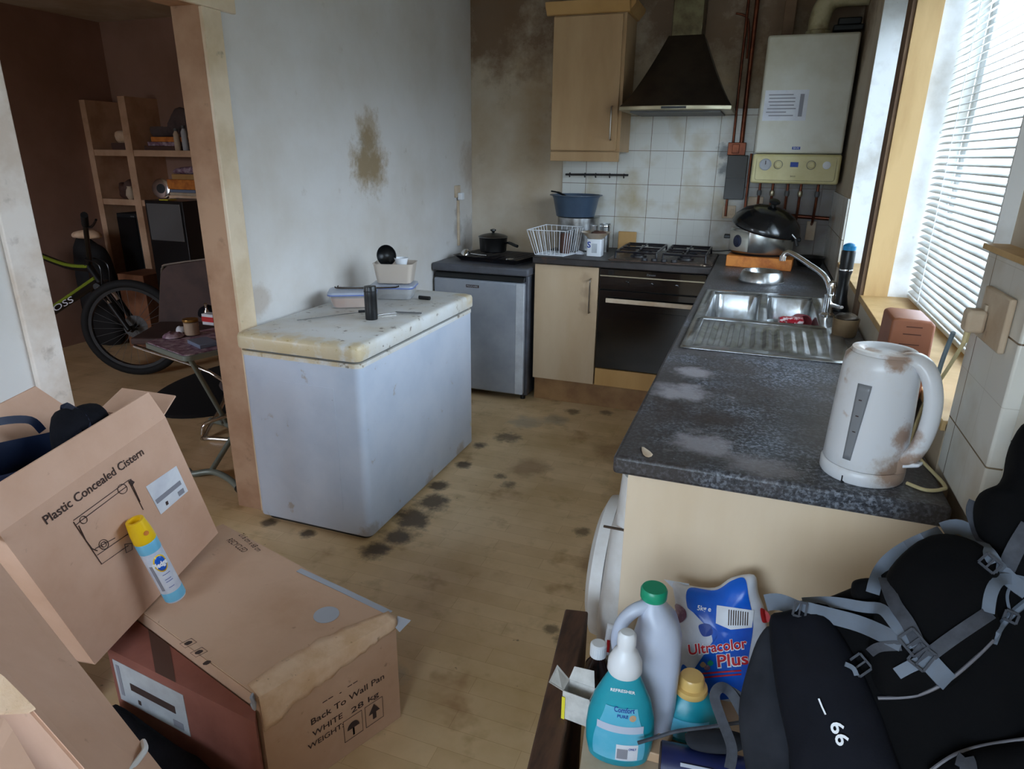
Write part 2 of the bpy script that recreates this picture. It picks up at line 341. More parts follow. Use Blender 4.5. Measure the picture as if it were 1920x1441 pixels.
M['paperg'] = mat('grey shaded label paper', (190, 194, 198), .6, vary=(170, 172, 178), vs=10)
M['bars'] = mat('grey barcode print', (140, 140, 150), .6)
M['tape'] = mat('silver tape', (176, 182, 196), .3, .2)
M['white'] = mat('white plastic', (228, 230, 234), .35)
M['whiteg'] = mat('dirty white kettle plastic', (226, 226, 228), .3, vary=(214, 208, 200), vs=9, vlo=.5, vhi=.75, spots=[((168, 124, 76), 15, .64, .08, .6), ((150, 110, 70), 50, .72, .04, .6)],
    stains=[((150, 104, 60), [(.05, -.05, .03, .08), (.05, -.05, .1, .05), (-.03, .0, .245, .05), (.03, -.01, .245, .05), (.01, -.05, .24, .04), (-.06, 0, .235, .03), (.08, -.05, .06, .04)], 30, .75)])
M['kgauge'] = mat('grey kettle water gauge', (132, 134, 138), .3)
M['cable'] = mat('cream cable', (206, 188, 140), .5)
M['gcable'] = mat('grey cable', (104, 116, 122), .5)
M['floor'] = None
M['navy'] = mat('navy rubber', (26, 38, 66), .4, vary=(16, 24, 44), vs=8)
M['blackcloth'] = mat('black cloth', (22, 22, 28), .95, spec=.15, vary=(13, 13, 17), vs=12, bump=(120, .2))
M['packblack'] = mat('black nylon', (9, 9, 11), .9, spec=.15, vary=(5, 5, 7), vs=9, bump=(300, .12))
M['packnavy'] = mat('dark navy nylon', (17, 19, 28), .85, spec=.2, vary=(10, 11, 18), vs=7, bump=(300, .12))
M['packgrey'] = mat('charcoal padding', (46, 48, 54), .9, vary=(34, 36, 42), vs=12, spec=.2)
M['dial'] = mat('navy dial', (30, 36, 58), .4)
M['strap'] = mat('grey webbing', (104, 112, 124), .7, vary=(106, 116, 130), vs=60)
M['strapd'] = mat('dark grey webbing', (66, 69, 77), .7, vary=(52, 54, 62), vs=60)
M['piping'] = mat('grey piping', (112, 110, 116), .6)
M['bluewhite'] = mat('blue basin plastic', (74, 92, 112), .35, vary=(62, 78, 98), vs=6)
M['teal'] = mat('teal bottle plastic', (34, 158, 176), .3, vary=(24, 140, 160), vs=6)
M['teallabel'] = mat('pale teal label', (86, 178, 206), .4, vary=(120, 190, 216), vs=14)
M['milk'] = mat('milky jug plastic', (206, 214, 232), .35, vary=(194, 202, 224), vs=5, trans=.15)
M['green'] = mat('green cap plastic', (22, 150, 112), .35)
M['gold'] = mat('pale gold cap plastic', (226, 186, 112), .3)
M['brownglass'] = mat('dark brown bottle', (34, 18, 16), .15)
M['bagblue'] = mat('blue printed foil', (16, 96, 206), .3, vary=(10, 70, 180), vs=8)
M['bagwhite'] = mat('white printed foil', (214, 218, 228), .3, vary=(190, 194, 206), vs=10)
M['red'] = mat('red print', (200, 26, 40), .5)
M['whiteink'] = mat('white print', (240, 242, 246), .5)
M['blueink'] = mat('blue print', (22, 60, 150), .5)
M['yellow'] = mat('yellow plastic', (246, 200, 24), .35)
M['canblue'] = mat('sky blue can band', (120, 196, 232), .35, .2)
M['canwhite'] = mat('white printed can', (226, 230, 240), .35, .1, vary=(196, 206, 228), vs=22)
M['orange'] = mat('orange painted wood', (226, 140, 60), .5, vary=(190, 104, 44), vs=20)
M['knife'] = mat('reddish brown wood block', (150, 90, 58), .5, vary=(130, 74, 46), vs=5, wood=(1, 1, .3))
M['slot'] = mat('dark slot', (84, 44, 26), .8)
M['brownwood'] = mat('dark brown weathered plank', (96, 66, 48), .7, vary=(62, 42, 32), vs=9, wood=(4, .8, 1), spots=[((36, 24, 18), 18, .62, .08, .7)])
M['pink'] = mat('pink ceramic', (206, 112, 120), .3, vary=(190, 96, 106), vs=10)
M['redpat'] = mat('red and white mug', (186, 30, 50), .3, vary=(232, 210, 210), vs=60, vlo=.5, vhi=.54)
M['tub'] = mat('clear food tub plastic', (206, 206, 206), .2, alpha=.3)
M['tubf'] = mat('frosted tub plastic', (214, 200, 186), .3, alpha=.72)
M['orangefood'] = mat('orange contents', (214, 142, 84), .7, vary=(226, 176, 130), vs=20)
M['bluelid'] = mat('blue tinted lid rim', (96, 116, 186), .3, alpha=.85)
M['clearlid'] = mat('clear lid', (196, 204, 220), .25, alpha=.6)
M['lime'] = mat('lime bike paint', (122, 138, 40), .35)
M['limegl'] = mat('dark lime', (92, 104, 30), .4)
M['tyre'] = mat('black tyre rubber', (12, 12, 13), .8)
M['bikeblk'] = mat('black bike paint', (12, 12, 15), .4)
M['brownbox'] = mat('brown carton', (140, 92, 62), .8, vary=(116, 72, 48), vs=8)
M['chair'] = mat('brown chair backrest', (78, 56, 50), .7, vary=(62, 44, 40), vs=8)
M['chairrim'] = mat('dull metal rim', (120, 110, 100), .4, .6)
M['tablet'] = mat('grey green table top', (150, 158, 152), .5, vary=(110, 104, 100), vs=12)
M['tableleg'] = mat('grey green enamel tube', (132, 142, 134), .4, .3)
M['greycloth'] = mat('brownish grey fabric', (96, 82, 80), .95, vary=(76, 64, 64), vs=9, bump=(80, .2))
M['rug'] = mat('black rug', (14, 13, 15), .95)
M['wax'] = mat('white candle wax', (226, 214, 204), .5)
M['jarglass'] = thin_glass('jar glass', (248, 244, 238), .93)
M['bookb'] = mat('blue grey book cover', (120, 130, 152), .5)
M['packetred'] = mat('red packet', (190, 30, 36), .5)
M['packetpur'] = mat('purple packet', (110, 70, 96), .5, vary=(190, 170, 180), vs=30)
M['wok'] = mat('black enamel lid', (14, 15, 18), .2, coat=.3)
M['cookersteel'] = mat('slow cooker steel', (176, 176, 172), .25, .95)
M['cookergrey'] = mat('slow cooker control panel', (176, 172, 160), .4)
M['panblack'] = mat('black non-stick pan', (16, 14, 14), .35)
M['washer'] = mat('white appliance enamel', (228, 226, 224), .35, vary=(206, 200, 194), vs=7, spots=[((70, 60, 56), 50, .74, .03, .7)])
M['mould'] = mat('black mould grime', (60, 54, 46), .9)
M['vinyl'] = mat('dark brown box', (88, 60, 50), .7)
M['grime'] = mat('floor grime', (70, 54, 40), .8)
M['jarrim'] = mat('brass rim', (150, 110, 50), .4, .6)
M['flue2'] = mat('cream bowl glaze', (226, 208, 184), .4, vary=(206, 180, 150), vs=12)
M['maplew'] = mat('amber brown maple wall unit', (190, 156, 114), .45, vary=(170, 134, 92), vs=3, wood=(1, 1, .25))
M['mapleb'] = mat('dull maple base unit', (196, 172, 142), .45, vary=(184, 156, 122), vs=3, wood=(1, 1, .25), stains=[((120, 92, 66), [(.12, -.28, .62, .07), (.13, -.28, .72, .07), (.12, -.28, .8, .06)], 14, .28)])
M['sponge'] = mat('brown pot', (120, 96, 66), .6, vary=(90, 70, 46), vs=10)
M['cyan'] = mat('bright blue cap', (20, 140, 200), .3)
M['yellowpaper'] = mat('yellow edge', (236, 220, 60), .6)
M['leaflet'] = mat('pale carton print', (216, 212, 206), .7, vary=(196, 192, 186), vs=40)
M['navybox'] = mat('navy carton', (22, 30, 70), .4, vary=(30, 42, 96), vs=8)
M['goldbox'] = mat('pale gold carton end', (196, 160, 126), .5)

def floor_mat():
    m = mat('laminate floor', (228, 198, 156), .42, vary=(198, 166, 118), vs=2.2, vlo=.4, vhi=.7,
        spots=[((160, 132, 84), 7, .56, .16, .5), ((76, 56, 38), 30, .70, .05, .75), ((50, 38, 28), 75, .74, .04, .8), ((150, 98, 52), 3.5, .6, .12, .4)],
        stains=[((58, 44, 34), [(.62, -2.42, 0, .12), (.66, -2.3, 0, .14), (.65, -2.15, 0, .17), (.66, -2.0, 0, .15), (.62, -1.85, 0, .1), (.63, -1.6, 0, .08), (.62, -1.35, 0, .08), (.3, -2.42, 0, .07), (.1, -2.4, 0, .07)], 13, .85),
                ((46, 34, 26), [(.72, -1.2, 0, .14), (.85, -1.65, 0, .06), (.92, -1.72, 0, .07), (1.35, -2.0, 0, .07), (1.46, -2.66, 0, .07), (1.40, -2.62, 0, .05), (.95, -.68, 0, .09), (1.15, -.62, 0, .08)], 20, .65),
                ((150, 146, 136), [(.75, -.95, 0, .2), (.9, -.85, 0, .15), (1.0, -3.0, 0, .12)], 9, .5), ((120, 84, 52), [(1.55, -1.6, 0, .35), (1.5, -2.2, 0, .25), (1.4, -1.1, 0, .4), (.95, -1.5, 0, .2)], 5, .5)], bump=(50, .03))
    n = m.node_tree.nodes; L = m.node_tree.links; b = n['Principled BSDF']; src = b.inputs['Base Color'].links[0].from_socket
    tc = n.new('ShaderNodeTexCoord'); mp = n.new('ShaderNodeMapping'); mp.inputs['Rotation'].default_value = (0, 0, 0); L.new(tc.outputs['Object'], mp.inputs[0])
    k = n.new('ShaderNodeTexBrick'); k.inputs['Scale'].default_value = 1; k.inputs['Brick Width'].default_value = .42; k.inputs['Row Height'].default_value = .066; k.inputs['Mortar Size'].default_value = .0006
    k.inputs['Color1'].default_value = (1, 1, 1, 1); k.inputs['Color2'].default_value = (.86, .82, .76, 1); k.inputs['Mortar'].default_value = (.62, .5, .4, 1); k.inputs['Bias'].default_value = -.2
    L.new(mp.outputs[0], k.inputs[0]); mx = n.new('ShaderNodeMix'); mx.data_type = 'RGBA'; mx.blend_type = 'MULTIPLY'; mx.inputs[0].default_value = .8
    L.new(src, mx.inputs[6]); L.new(k.outputs[0], mx.inputs[7]); L.new(mx.outputs[2], b.inputs['Base Color']); return m
M['floor'] = floor_mat()

# ================================================================== the setting
struct('floor', B(-3.4, 2.7, -6.4, .1, -.06, 0), M['floor'], loc=(0, 0, 0))
struct('ceiling', B(-3.4, 2.7, -6.4, .1, 2.42, 2.5), M['ceil'], loc=(0, 0, 0))
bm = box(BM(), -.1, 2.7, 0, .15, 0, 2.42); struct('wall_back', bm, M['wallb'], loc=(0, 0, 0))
bm = box(BM(), .645, 2.27, -.008, 0, .87, 1.745); struct('wall_back_tiling', bm, M['tile'], loc=(.0, 0, .11))
def wall_left():
    bm = BM()
    box(bm, -.125, 0, -2.33, -.001, 0, 2.42); box(bm, -.125, 0, -3.06, -2.33, 1.95, 2.42); box(bm, -.125, 0, -6.2, -3.06, 0, 2.42)
    bm.normal_update()
    for f in bm.faces: f.material_index = 0 if f.normal.x > .5 else 1
    return bm
struct('wall_left', wall_left(), [M['wall'], M['tan']], loc=(0, 0, 0))
bm = BM()
for y0, y1, z0, z1 in ((-.8, 0, 0, 2.42), (-1.57, -.8, 0, 1.0), (-1.57, -.8, 2.15, 2.42), (-1.65, -1.57, 0, 2.42), (-2.98, -1.65, 0, 1.0), (-2.98, -1.65, 2.15, 2.42)):
    box(bm, 2.27, 2.55, y0, y1, z0, z1)
box(bm, 2.30, 2.55, -6.2, -2.98, 0, 2.42)
bm.normal_update()
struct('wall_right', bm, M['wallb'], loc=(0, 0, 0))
def reveal(y0, y1, z0, z1, n, xf=2.272):
    bm = BM(); box(bm, xf, 2.54, y1-.006, y1, z0, z1); box(bm, xf, 2.54, y0, y0+.006, z0, z1); box(bm, xf, 2.54, y0+.006, y1-.006, z1-.006, z1)
    struct('trim_%d' % n, bm, M['reveal'], loc=(0, 0, 0))
reveal(-1.57, -.8, 1.0, 2.15, 1); reveal(-2.98, -1.65, 1.0, 2.15, 2, 2.275)
struct('trim_3', box(box(BM(), 2.262, 2.54, -1.57, -.8, .985, 1.006), 2.262, 2.54, -2.98, -1.65, .985, 1.006), M['woodpost'], loc=(0, 0, 0), bevel=.002)
bm = box(BM(), 2.274, 2.352, -1.672, -1.657, .91, 2.42); struct('trim_4', bm, M['woodpost'], loc=(0, 0, 0), bevel=.001)
bm = box(BM(), 2.262, 2.2735, -1.664, -1.56, .91, 2.42); struct('trim_5', bm, M['woodend'], loc=(0, 0, 0))  # dark colour stands for the shade on the backlit pier face
bm = box(BM(), 2.262, 2.2699, -.8, -.009, .91, 1.3); struct('wall_right_tiling', bm, M['tiler'], loc=(0, .05, .11))
bm = BM()
box(bm, 2.27, 2.2995, -3.225, -2.982, .915, 1.33); bm.normal_update()
struct('wall_right_tile_boxing', bm, M['tiler'], loc=(0, -.03, .02), bevel=.004)
struct('trim_6', B(2.262, 2.2999, -3.24, -2.975, 1.3305, 1.34), M['woodpost'], loc=(0, 0, 0))
struct('wall_right_near_tiling', B(2.292, 2.2999, -4.3, -3.226, .3, 1.27), M['tiler'], loc=(0, -.02, .07))
# rear wall with a window behind the camera, living room shell
bm = BM(); box(bm, 0, .3, -6.35, -6.2, 0, 2.42); box(bm, .3, 2.2, -6.35, -6.2, 0, .95); box(bm, .3, 2.2, -6.35, -6.2, 2.15, 2.42); box(bm, 2.2, 2.6, -6.35, -6.2, 0, 2.42)
struct('wall_rear', bm, M['wall'], loc=(0, 0, 0))
struct('wall_far_left', B(-3.3, -3.16, -5.2, .12, 0, 2.42), M['living'], loc=(0, 0, 0))
struct('wall_far_back', B(-3.16, -.125, 0, .12, 0, 2.42), M['living'], loc=(0, 0, 0))
bm = BM(); box(bm, -3.16, -2.4, -5.2, -5.1, 0, 2.42); box(bm, -1.5, -.126, -5.2, -5.1, 0, 2.42); box(bm, -2.4, -1.5, -5.2, -5.1, 0, .9); box(bm, -2.4, -1.5, -5.2, -5.1, 2.1, 2.42)  # the opening in this unseen wall is added to let light in
struct('wall_far_rear', bm, M['living'], loc=(0, 0, 0))
# door opening trims
bm = BM(); box(bm, 0, .016, -2.335, -2.245, 0, 1.945); struct('trim_7', bm, M['cream'], loc=(0, 0, 0), bevel=.003)
struct('trim_8', B(0, .018, -3.15, -2.17, 1.945, 2.03), M['cream'], loc=(0, 0, 0), bevel=.003)
struct('trim_9', B(0, .018, -3.15, -3.06, 0, 1.944), M['jamb'], loc=(0, 0, 0), bevel=.003)

def window(n, y0, y1, z0, z1):
    x = 2.49; bm = BM(); t = .05
    box(bm, x, x+.05, y0, y0+t, z0, z1); box(bm, x, x+.05, y1-t, y1, z0, z1); box(bm, x, x+.05, y0+t, y1-t, z0, z0+t); box(bm, x, x+.05, y0+t, y1-t, z1-t, z1)
    if y1-y0 > 1: box(bm, x, x+.05, (y0+y1)/2-.035, (y0+y1)/2+.035, z0+t, z1-t)
    w = struct('window_%d' % n, bm, M['upvc'], bevel=.004)
    obj('glass_pane', B(x+.02, x+.026, y0+t, y1-t, z0+t, z1-t), M['glass'], w)
window(1, -1.564, -.806, 1.006, 2.144); window(2, -2.974, -1.656, 1.006, 2.144)
bm = BM()
for a, b, c, d in ((.3, .36, .95, 2.15), (2.14, 2.2, .95, 2.15), (.36, 2.14, .95, 1.01), (.36, 2.14, 2.09, 2.15)): box(bm, a, b, -6.3, -6.25, c, d)
w = struct('window_3', bm, M['upvc']); obj('glass_pane', B(.36, 2.14, -6.28, -6.274, 1.01, 2.09), M['glass'], w)

def blind(y0, y1, label, x=2.425, tilt=24, cords=()):
    t = thing('venetian_blind', label, 'window blind', (x, (y0+y1)/2, 1.03), 'venetian blinds on the right wall')
    bm = BM(); w = .0125; a = math.radians(tilt); z = 1.035; k = 0
    while z < 2.10:
        rr = []
        for s in range(5):
            u = (s-2)/2; cx = u*w; cz = .0022*(1-u*u)
            rr.append((x + cx*math.cos(a) - cz*math.sin(a), z + cx*math.sin(a) + cz*math.cos(a)))
        va = [bm.verts.new((p, y0, q)) for p, q in rr]; vb = [bm.verts.new((p, y1, q)) for p, q in rr]
        for i in range(4): bm.faces.new([va[i], va[i+1], vb[i+1], vb[i]])
        z += .0215; k += 1
    obj('slats', bm, M['blind'], t, solid=.0005)
    obj('head_rail', B(x-.016, x+.016, y0, y1, 2.105, 2.14), M['blind'], t, bevel=.003)
    obj('bottom_rail', B(x-.013, x+.013, y0, y1, 1.012, 1.024), M['blind'], t, bevel=.003)
    for yy in cords:
        for dx in (-.0135, .0135): obj('ladder_cord', tube(BM(), [(x+dx, yy, 1.02), (x+dx, yy, 2.11)], .0012, 5), M['whiteink'], t)
    return t
blind(-1.55, -.82, 'narrow white venetian blind in the window nearer the boiler', cords=(-.95, -1.4))
t = blind(-2.962, -1.67, 'wide white venetian blind in the large window behind the kettle', cords=(-1.86, -2.75))
obj('pull_cord', tube(BM(), spline([(2.405, -2.72, 2.1), (2.404, -2.73, 1.6), (2.405, -2.74, 1.15)], 5), .0016, 5), M['whiteink'], t)

# ================================================================== worktops and units
ZT = .91
SX0, SX1, SY0, SY1 = 1.70, 2.195, -2.30, -1.262           # sink outline
wt = thing('worktop', 'long L-shaped dark granite-look worktop, grimy, running under the window and along the back wall', 'worktop', (0, 0, 0))
bm = BM()
box(bm, .645, 1.67, -.6, -.009, .87, ZT)
obj('back_run', bm, M['darktop'], wt, bevel=.006)
bm = BM()
X0, X1, Y0, Y1 = 1.67, 2.262, -3.16, -.009
hx0, hx1, hy0, hy1 = SX0+.02, SX1-.02, SY0+.02, SY1-.02
xs = [X0, hx0, hx1, X1]; ys = [Y0, hy0, hy1, Y1]
def slab(bm, xs, ys, z0, z1, hole=(1, 1)):
    g = {}
    for k, z in enumerate((z0, z1)):
        for i, x in enumerate(xs):
            for j, y in enumerate(ys): g[i, j, k] = bm.verts.new((x, y, z))
    n, m_ = len(xs)-1, len(ys)-1
    for i in range(n):
        for j in range(m_):
            if (i, j) == hole: continue
            bm.faces.new([g[i, j, 1], g[i+1, j, 1], g[i+1, j+1, 1], g[i, j+1, 1]]); bm.faces.new([g[i, j, 0], g[i, j+1, 0], g[i+1, j+1, 0], g[i+1, j, 0]])
    def side(a, b): bm.faces.new([g[a+(0,)], g[b+(0,)], g[b+(1,)], g[a+(1,)]])
    for i in range(n): side((i, 0), (i+1, 0)); side((i+1, m_), (i, m_))
    for j in range(m_): side((0, j+1), (0, j)); side((n, j), (n, j+1))
    i, j = hole; side((i, j), (i, j+1)); side((i, j+1), (i+1, j+1)); side((i+1, j+1), (i+1, j)); side((i+1, j), (i, j))
    return bm
slab(bm, xs, ys, .87, ZT)
obj('window_run', bm, M['granite'], wt, bevel=.008, seg=3)
# crumbs / paint flake on the near corner
tag(obj('food_scrap', pillow([W(1203, 838, z=.911), W(1212, 842, z=.911), W(1224, 852, z=.911), W(1216, 857, z=.911), W(1206, 852, z=.911)], (0, 0, 1), .004, .001, 2, .001), M['cream card']), 'small pale crumpled scrap on the near left corner of the worktop', 'scrap')

def bar_handle(parent, x, y, z0, z1, out=-.028, m='handle'):
    bm = BM(); P = [(x, y, z0), (x, y+out*.7, z0+.004), (x, y+out, z0+.02), (x, y+out, z1-.02), (x, y+out*.7, z1-.004), (x, y, z1)]
    tube(bm, spline(P, 4), .0045, 8); return obj('handle', bm, M[m], parent)
XD, WD = .653, .394
c = thing('base_cabinet', 'pale maple base cabinet between the fridge and the oven', 'cabinet', (XD+WD/2, -.3, 0))
obj('carcass', B(XD+.002, XD+WD-.002, -.56, -.02, .15, .869), M['mapleb'], c)
d = obj('door', B(XD+.003, XD+WD-.002, -.58, -.561, .155, .866), M['mapleb'], c, bevel=.002)
bar_handle(d, XD+WD-.045, -.58, .60, .80)
obj('plinth', B(XD, 1.668, -.53, -.512, 0, .148), M['plinth'], c, bevel=.001)
c = thing('built_in_oven', 'black glass built-in electric oven with a long pale bar handle', 'oven', (1.35, -.3, .15))
OX0, OX1 = XD+WD+.004, XD+WD+.602
obj('oven_body', B(OX0+.002, OX1-.002, -.56, -.02, .16, .869), M['black'], c)
obj('housing_panel', B(OX0+.002, OX1, -.58, -.561, .155, .262), M['maple2'], c, bevel=.002, )
d = obj('oven_door', B(OX0+.002, OX1, -.584, -.561, .268, .742), M['blackgloss'], c, bevel=.004)
obj('door_window', B(OX0+.09, OX1-.09, -.586, -.584, .33, .63), M['blackgloss'], d, bevel=.001)
bm = box(BM(), OX0+.05, OX1-.05, -.615, -.604, .675, .70); box(bm, OX0+.07, OX0+.09, -.604, -.584, .68, .695); box(bm, OX1-.09, OX1-.07, -.604, -.584, .68, .695)
obj('door_handle', bm, M['cream card'], d, bevel=.002)
p = obj('control_panel', B(OX0+.002, OX1, -.584, -.561, .746, .866), M['blackgloss'], c, bevel=.003)
obj('trim_strip', B(OX0+.004, OX1-.002, -.5865, -.584, .822, .828), M['hoodrim'], p)
text('Zanussi', M['greyplastic'], p, (OX0+.27, -.5845, .84), (1, 0, 0), (0, 0, 1), width=.05, size=None)
for kx in (.16, .30, .44): obj('control_knob', cyl((OX0+kx, -.584, .785), .014, .010, (0, -1, 0)), M['blackgloss'], p)
# right run: end panel, cabinets under the sink, washing machine at the near end
pn = thing('end_panel', 'pale maple end panel closing the near end of the worktop', 'panel', (1.98, -3.14, 0))
obj('board', B(1.70, 2.27, -3.146, -3.126, 0, .869), M['panel'], pn, bevel=.001)
c = thing('sink_cabinet', 'pale maple cabinet below the sink, mostly out of sight', 'cabinet', (1.97, -1.6, 0))
obj('carcass', B(1.70, 2.26, -2.45, -.6, 0, .66), M['maple'], c)
for k in range(3):
    d = obj('door', B(1.68, 1.699, -2.44+k*.5, -1.95+k*.5, .15, .866), M['maple'], c, bevel=.002)
wm = thing('washing_machine', 'white washing machine tucked under the worktop behind the end panel', 'washing machine', (1.95, -2.8, 0))
obj('body', B(1.70, 2.25, -3.118, -2.52, .01, .85), M['washer'], wm, bevel=.008)
bm = BM(); rings = []
for y, bul in ((-3.118, 0), (-3.10, .03), (-3.05, .05), (-2.82, .058), (-2.59, .05), (-2.54, .03), (-2.52, 0)):
    rings.append([(1.70, y, .04), (1.695-bul*.75, y, .05), (1.69-bul, y, .15), (1.688-bul, y, .45), (1.690-bul*.7, y, .68), (1.693-bul*.55, y, .72), (1.695-bul*.4, y, .845), (1.70, y, .85)])
loft(bm, rings, closed=True)
fr = obj('front_panel', bm, M['washer'], wm, angle=50)
lathe_door = lathe(BM(), [(.19, 0), (.185, .03), (.15, .045), (.10, .03)], (1.632, -2.82, .43), (-1, 0, 0), 36); obj('porthole_door', lathe_door, M['washer'], wm)
obj('panel_seam', B(1.652, 1.70, -3.122, -3.118, .72, .724), M['grime'], wm)

# ------------------------------------------------------------------ sink
sk = thing('sink', 'stainless steel one and a half bowl sink with ribbed drainer, scummy and scratched', 'sink', (1.95, -1.78, .87))
bm = BM()
DY = -1.86  # drainer from SY0 to DY ; bowls from DY to SY1
def grid_plate(bm, xs, ys, z, holes):
    g = {(i, j): bm.verts.new((x, y, z)) for i, x in enumerate(xs) for j, y in enumerate(ys)}
    for i in range(len(xs)-1):
        for j in range(len(ys)-1):
            if (i, j) not in holes: bm.faces.new([g[i, j], g[i+1, j], g[i+1, j+1], g[i, j+1]])
Bw = [(SX0+.035, 1.925), (1.955, SX1-.06)]
grid_plate(bm, [SX0, Bw[0][0], Bw[0][1], Bw[1][0], Bw[1][1], SX1], [SY0, SY0+.03, DY-.01, DY+.03, SY1-.04, SY1], ZT+.003, {(1, 3), (3, 3), (1, 1), (2, 1), (3, 1)})
obj('rim', bm, M['sinksteel'], sk, solid=.004)
def bowl(x0, x1, y0, y1, depth, nm='bowl'):
    cx, cy = (x0+x1)/2, (y0+y1)/2; hx, hy = (x1-x0)/2, (y1-y0)/2; rings = []
    for k, (s, dz) in enumerate(((1.0, 0), (.985, -.01), (.95, -depth*.55), (.92, -depth*.88), (.84, -depth), (.3, -depth-.003), (.02, -depth-.004))):
        r = min(hx, hy)*.45 if k else .004
        rings.append(rrect(cx, cy, hx*s, hy*s, min(r, hx*s*.95), 5, z=ZT+.003+dz))
    bm = BM(); loft(bm, rings, False, True); o = obj(nm, bm, M['sinksteel'], sk, solid=.001)
    obj('drain', cyl((cx, cy, ZT-depth-.001), .028, .003), M['greyplastic'], o)
    return o
bowl(Bw[0][0], Bw[0][1], DY+.03, SY1-.04, .15); bowl(Bw[1][0], Bw[1][1], DY+.03, SY1-.04, .11)
# corner fillets so that the bowls' rounded corners meet the plate
bm = BM()
xa, xb, ya, yb = Bw[0][0], Bw[1][1], SY0+.03, DY-.01
n = 44; mm = 14
g = [[None]*(mm+1) for _ in range(n+1)]
for i in range(n+1):
    for j in range(mm+1):
        x = xa+(xb-xa)*i/n; y = ya+(yb-ya)*j/mm; e = min(i, n-i, 4)/4; f = min(j, mm-j, 3)/3
        z = ZT+.003 - .009*min(e, f) + (.006*min(e, f) if (i//2) % 2 == 0 and 2 < j < mm-1 else 0)
        g[i][j] = bm.verts.new((x, y, z))
for i in range(n):
    for j in range(mm): bm.faces.new([g[i][j], g[i+1][j], g[i+1][j+1], g[i][j+1]])
obj('ribbed_drainer', bm, M['sinksteel'], sk, angle=60)
tp = thing('mixer_tap', 'chrome kitchen mixer tap with a long swivel spout over the sink', 'tap', (2.17, -1.66, ZT+.003))
tb = V((2.165, -1.66, ZT+.003))
obj('base', lathe(BM(), [(.027, 0), (.027, .012), (.018, .02), (.017, .075), (.019, .085)], tb), M['chrome'], tp)
sp_end = W(1480, 478, y=-1.5)
obj('spout', tube(BM(), spline([tb+V((0, 0, .07)), tb+V((0, .0, .13)), W(1560, 560, y=-1.62), W(1548, 520, y=-1.58), W(1515, 494, y=-1.53), W(1485, 475, y=-1.49), W(1474, 474, y=-1.48), W(1468, 482, y=-1.48)], 6), .0105, 12), M['chrome'], tp)
obj('aerator', cyl(W(1468, 480, y=-1.48)-V((0, 0, .018)), .0125, .02), M['chrome'], tp)
obj('lever_handle', tube(BM(), [tb+V((.01, -.01, .05)), tb+V((.03, -.07, .055)), tb+V((.035, -.10, .06))], [.009, .007, .006], 10), M['chrome'], tp)

# ------------------------------------------------------------------ hob
hb = thing('gas_hob', 'greasy four burner gas hob with black pan supports on the back worktop', 'hob', (1.38, -.30, ZT))
hc = V((1.375, -.305, ZT))
obj('hob_plate', loft(BM(), [rrect(hc.x, hc.y, .29, .25, .02, z=ZT+.0005), rrect(hc.x, hc.y, .29, .25, .02, z=ZT+.006), rrect(hc.x, hc.y, .28, .24, .02, z=ZT+.009)]), M['hobsteel'], hb)
for sx in (-1, 1):
    for sy in (-1, 1):
        bc = hc + V((sx*.135, sy*.11, .009))
        o = obj('burner', lathe(BM(), [(.048, 0), (.045, .012), (.034, .014), (.034, .02), (.03, .024), (.002, .025)], bc), M['iron'], hb)
    bm = BM(); gx, gy = hc.x+sx*.135, hc.y; z = ZT+.047
    for a in (-.115, .115): tube(bm, [(gx+a, gy-.21, z), (gx+a, gy+.21, z)], .0068, 6)
    for a in (-.21, 0, .21): tube(bm, [(gx-.115, gy+a, z), (gx+.115, gy+a, z)], .0068, 6)
    for yb in (-.105, .105):
        for a, b in ((-.115, -.02), (.02, .115)): tube(bm, [(gx+a, gy+yb, z+.002), (gx+b, gy+yb, z+.002)], .005, 6)
        for a, b in ((-.1, -.02), (.02, .1)): tube(bm, [(gx, gy+yb+a, z+.002), (gx, gy+yb+b, z+.002)], .005, 6)
    for a in (-.115, .115):
        for b in (-.21, .21): tube(bm, [(gx+a, gy+b, z), (gx+a*1.03, gy+b*1.01, ZT+.009)], .006, 6)
    obj('pan_support', bm, M['iron'], hb)
for k in range(4): obj('control_knob', lathe(BM(), [(.018, 0), (.017, .014), (.003, .016)], hc+V((-.08+k*.055, -.235, .009))), M['iron'], hb)
random.seed(3)
for k in range(7):
    p = W(random.uniform(1225, 1335), random.uniform(484, 499), z=ZT+.001)
    tag(obj('food_scrap', pillow([p+V((random.uniform(.004, .011)*math.cos(a), random.uniform(.003, .008)*math.sin(a), 0)) for a in (0, 1.2, 2.3, 3.4, 4.6, 5.5)], (0, 0, 1), .004, .0, 1), M['cream card']),
        'tiny pale food scrap on the worktop edge in front of the hob', 'scrap', 'food scraps in front of the hob')

# ------------------------------------------------------------------ wall cabinet, hood
c = thing('wall_cabinet', 'tall pale maple wall cabinet left of the cooker hood', 'cabinet', (.85, -.15, 1.42))
x0, x1 = .65, 1.05
obj('carcass', B(x0, x1+.015, -.30, -.002, 1.50, 2.235), M['maplew'], c)
d = obj('door', B(x0+.002, x1-.002, -.322, -.301, 1.505, 2.215), M['maplew'], c, bevel=.003)
bar_handle(d, x1-.035, -.322, 1.565, 1.745)
obj('pelmet', B(x0, x1+.015, -.315, -.29, 1.445, 1.4995), M['maplew'], c, bevel=.003)
bm = BM(); pr = [(-.31, 2.221), (-.325, 2.225), (-.335, 2.24), (-.355, 2.262), (-.36, 2.285), (-.30, 2.285)]
prism(bm, [(x0-.04, y, z) for y, z in pr], (x1-x0+.075, 0, 0)); prism(bm, [(x1+.014-(y+.31)*1, -.31, z) for y, z in pr], (0, .3, 0))
obj('cornice', bm, M['maple2'], c, bevel=.002)
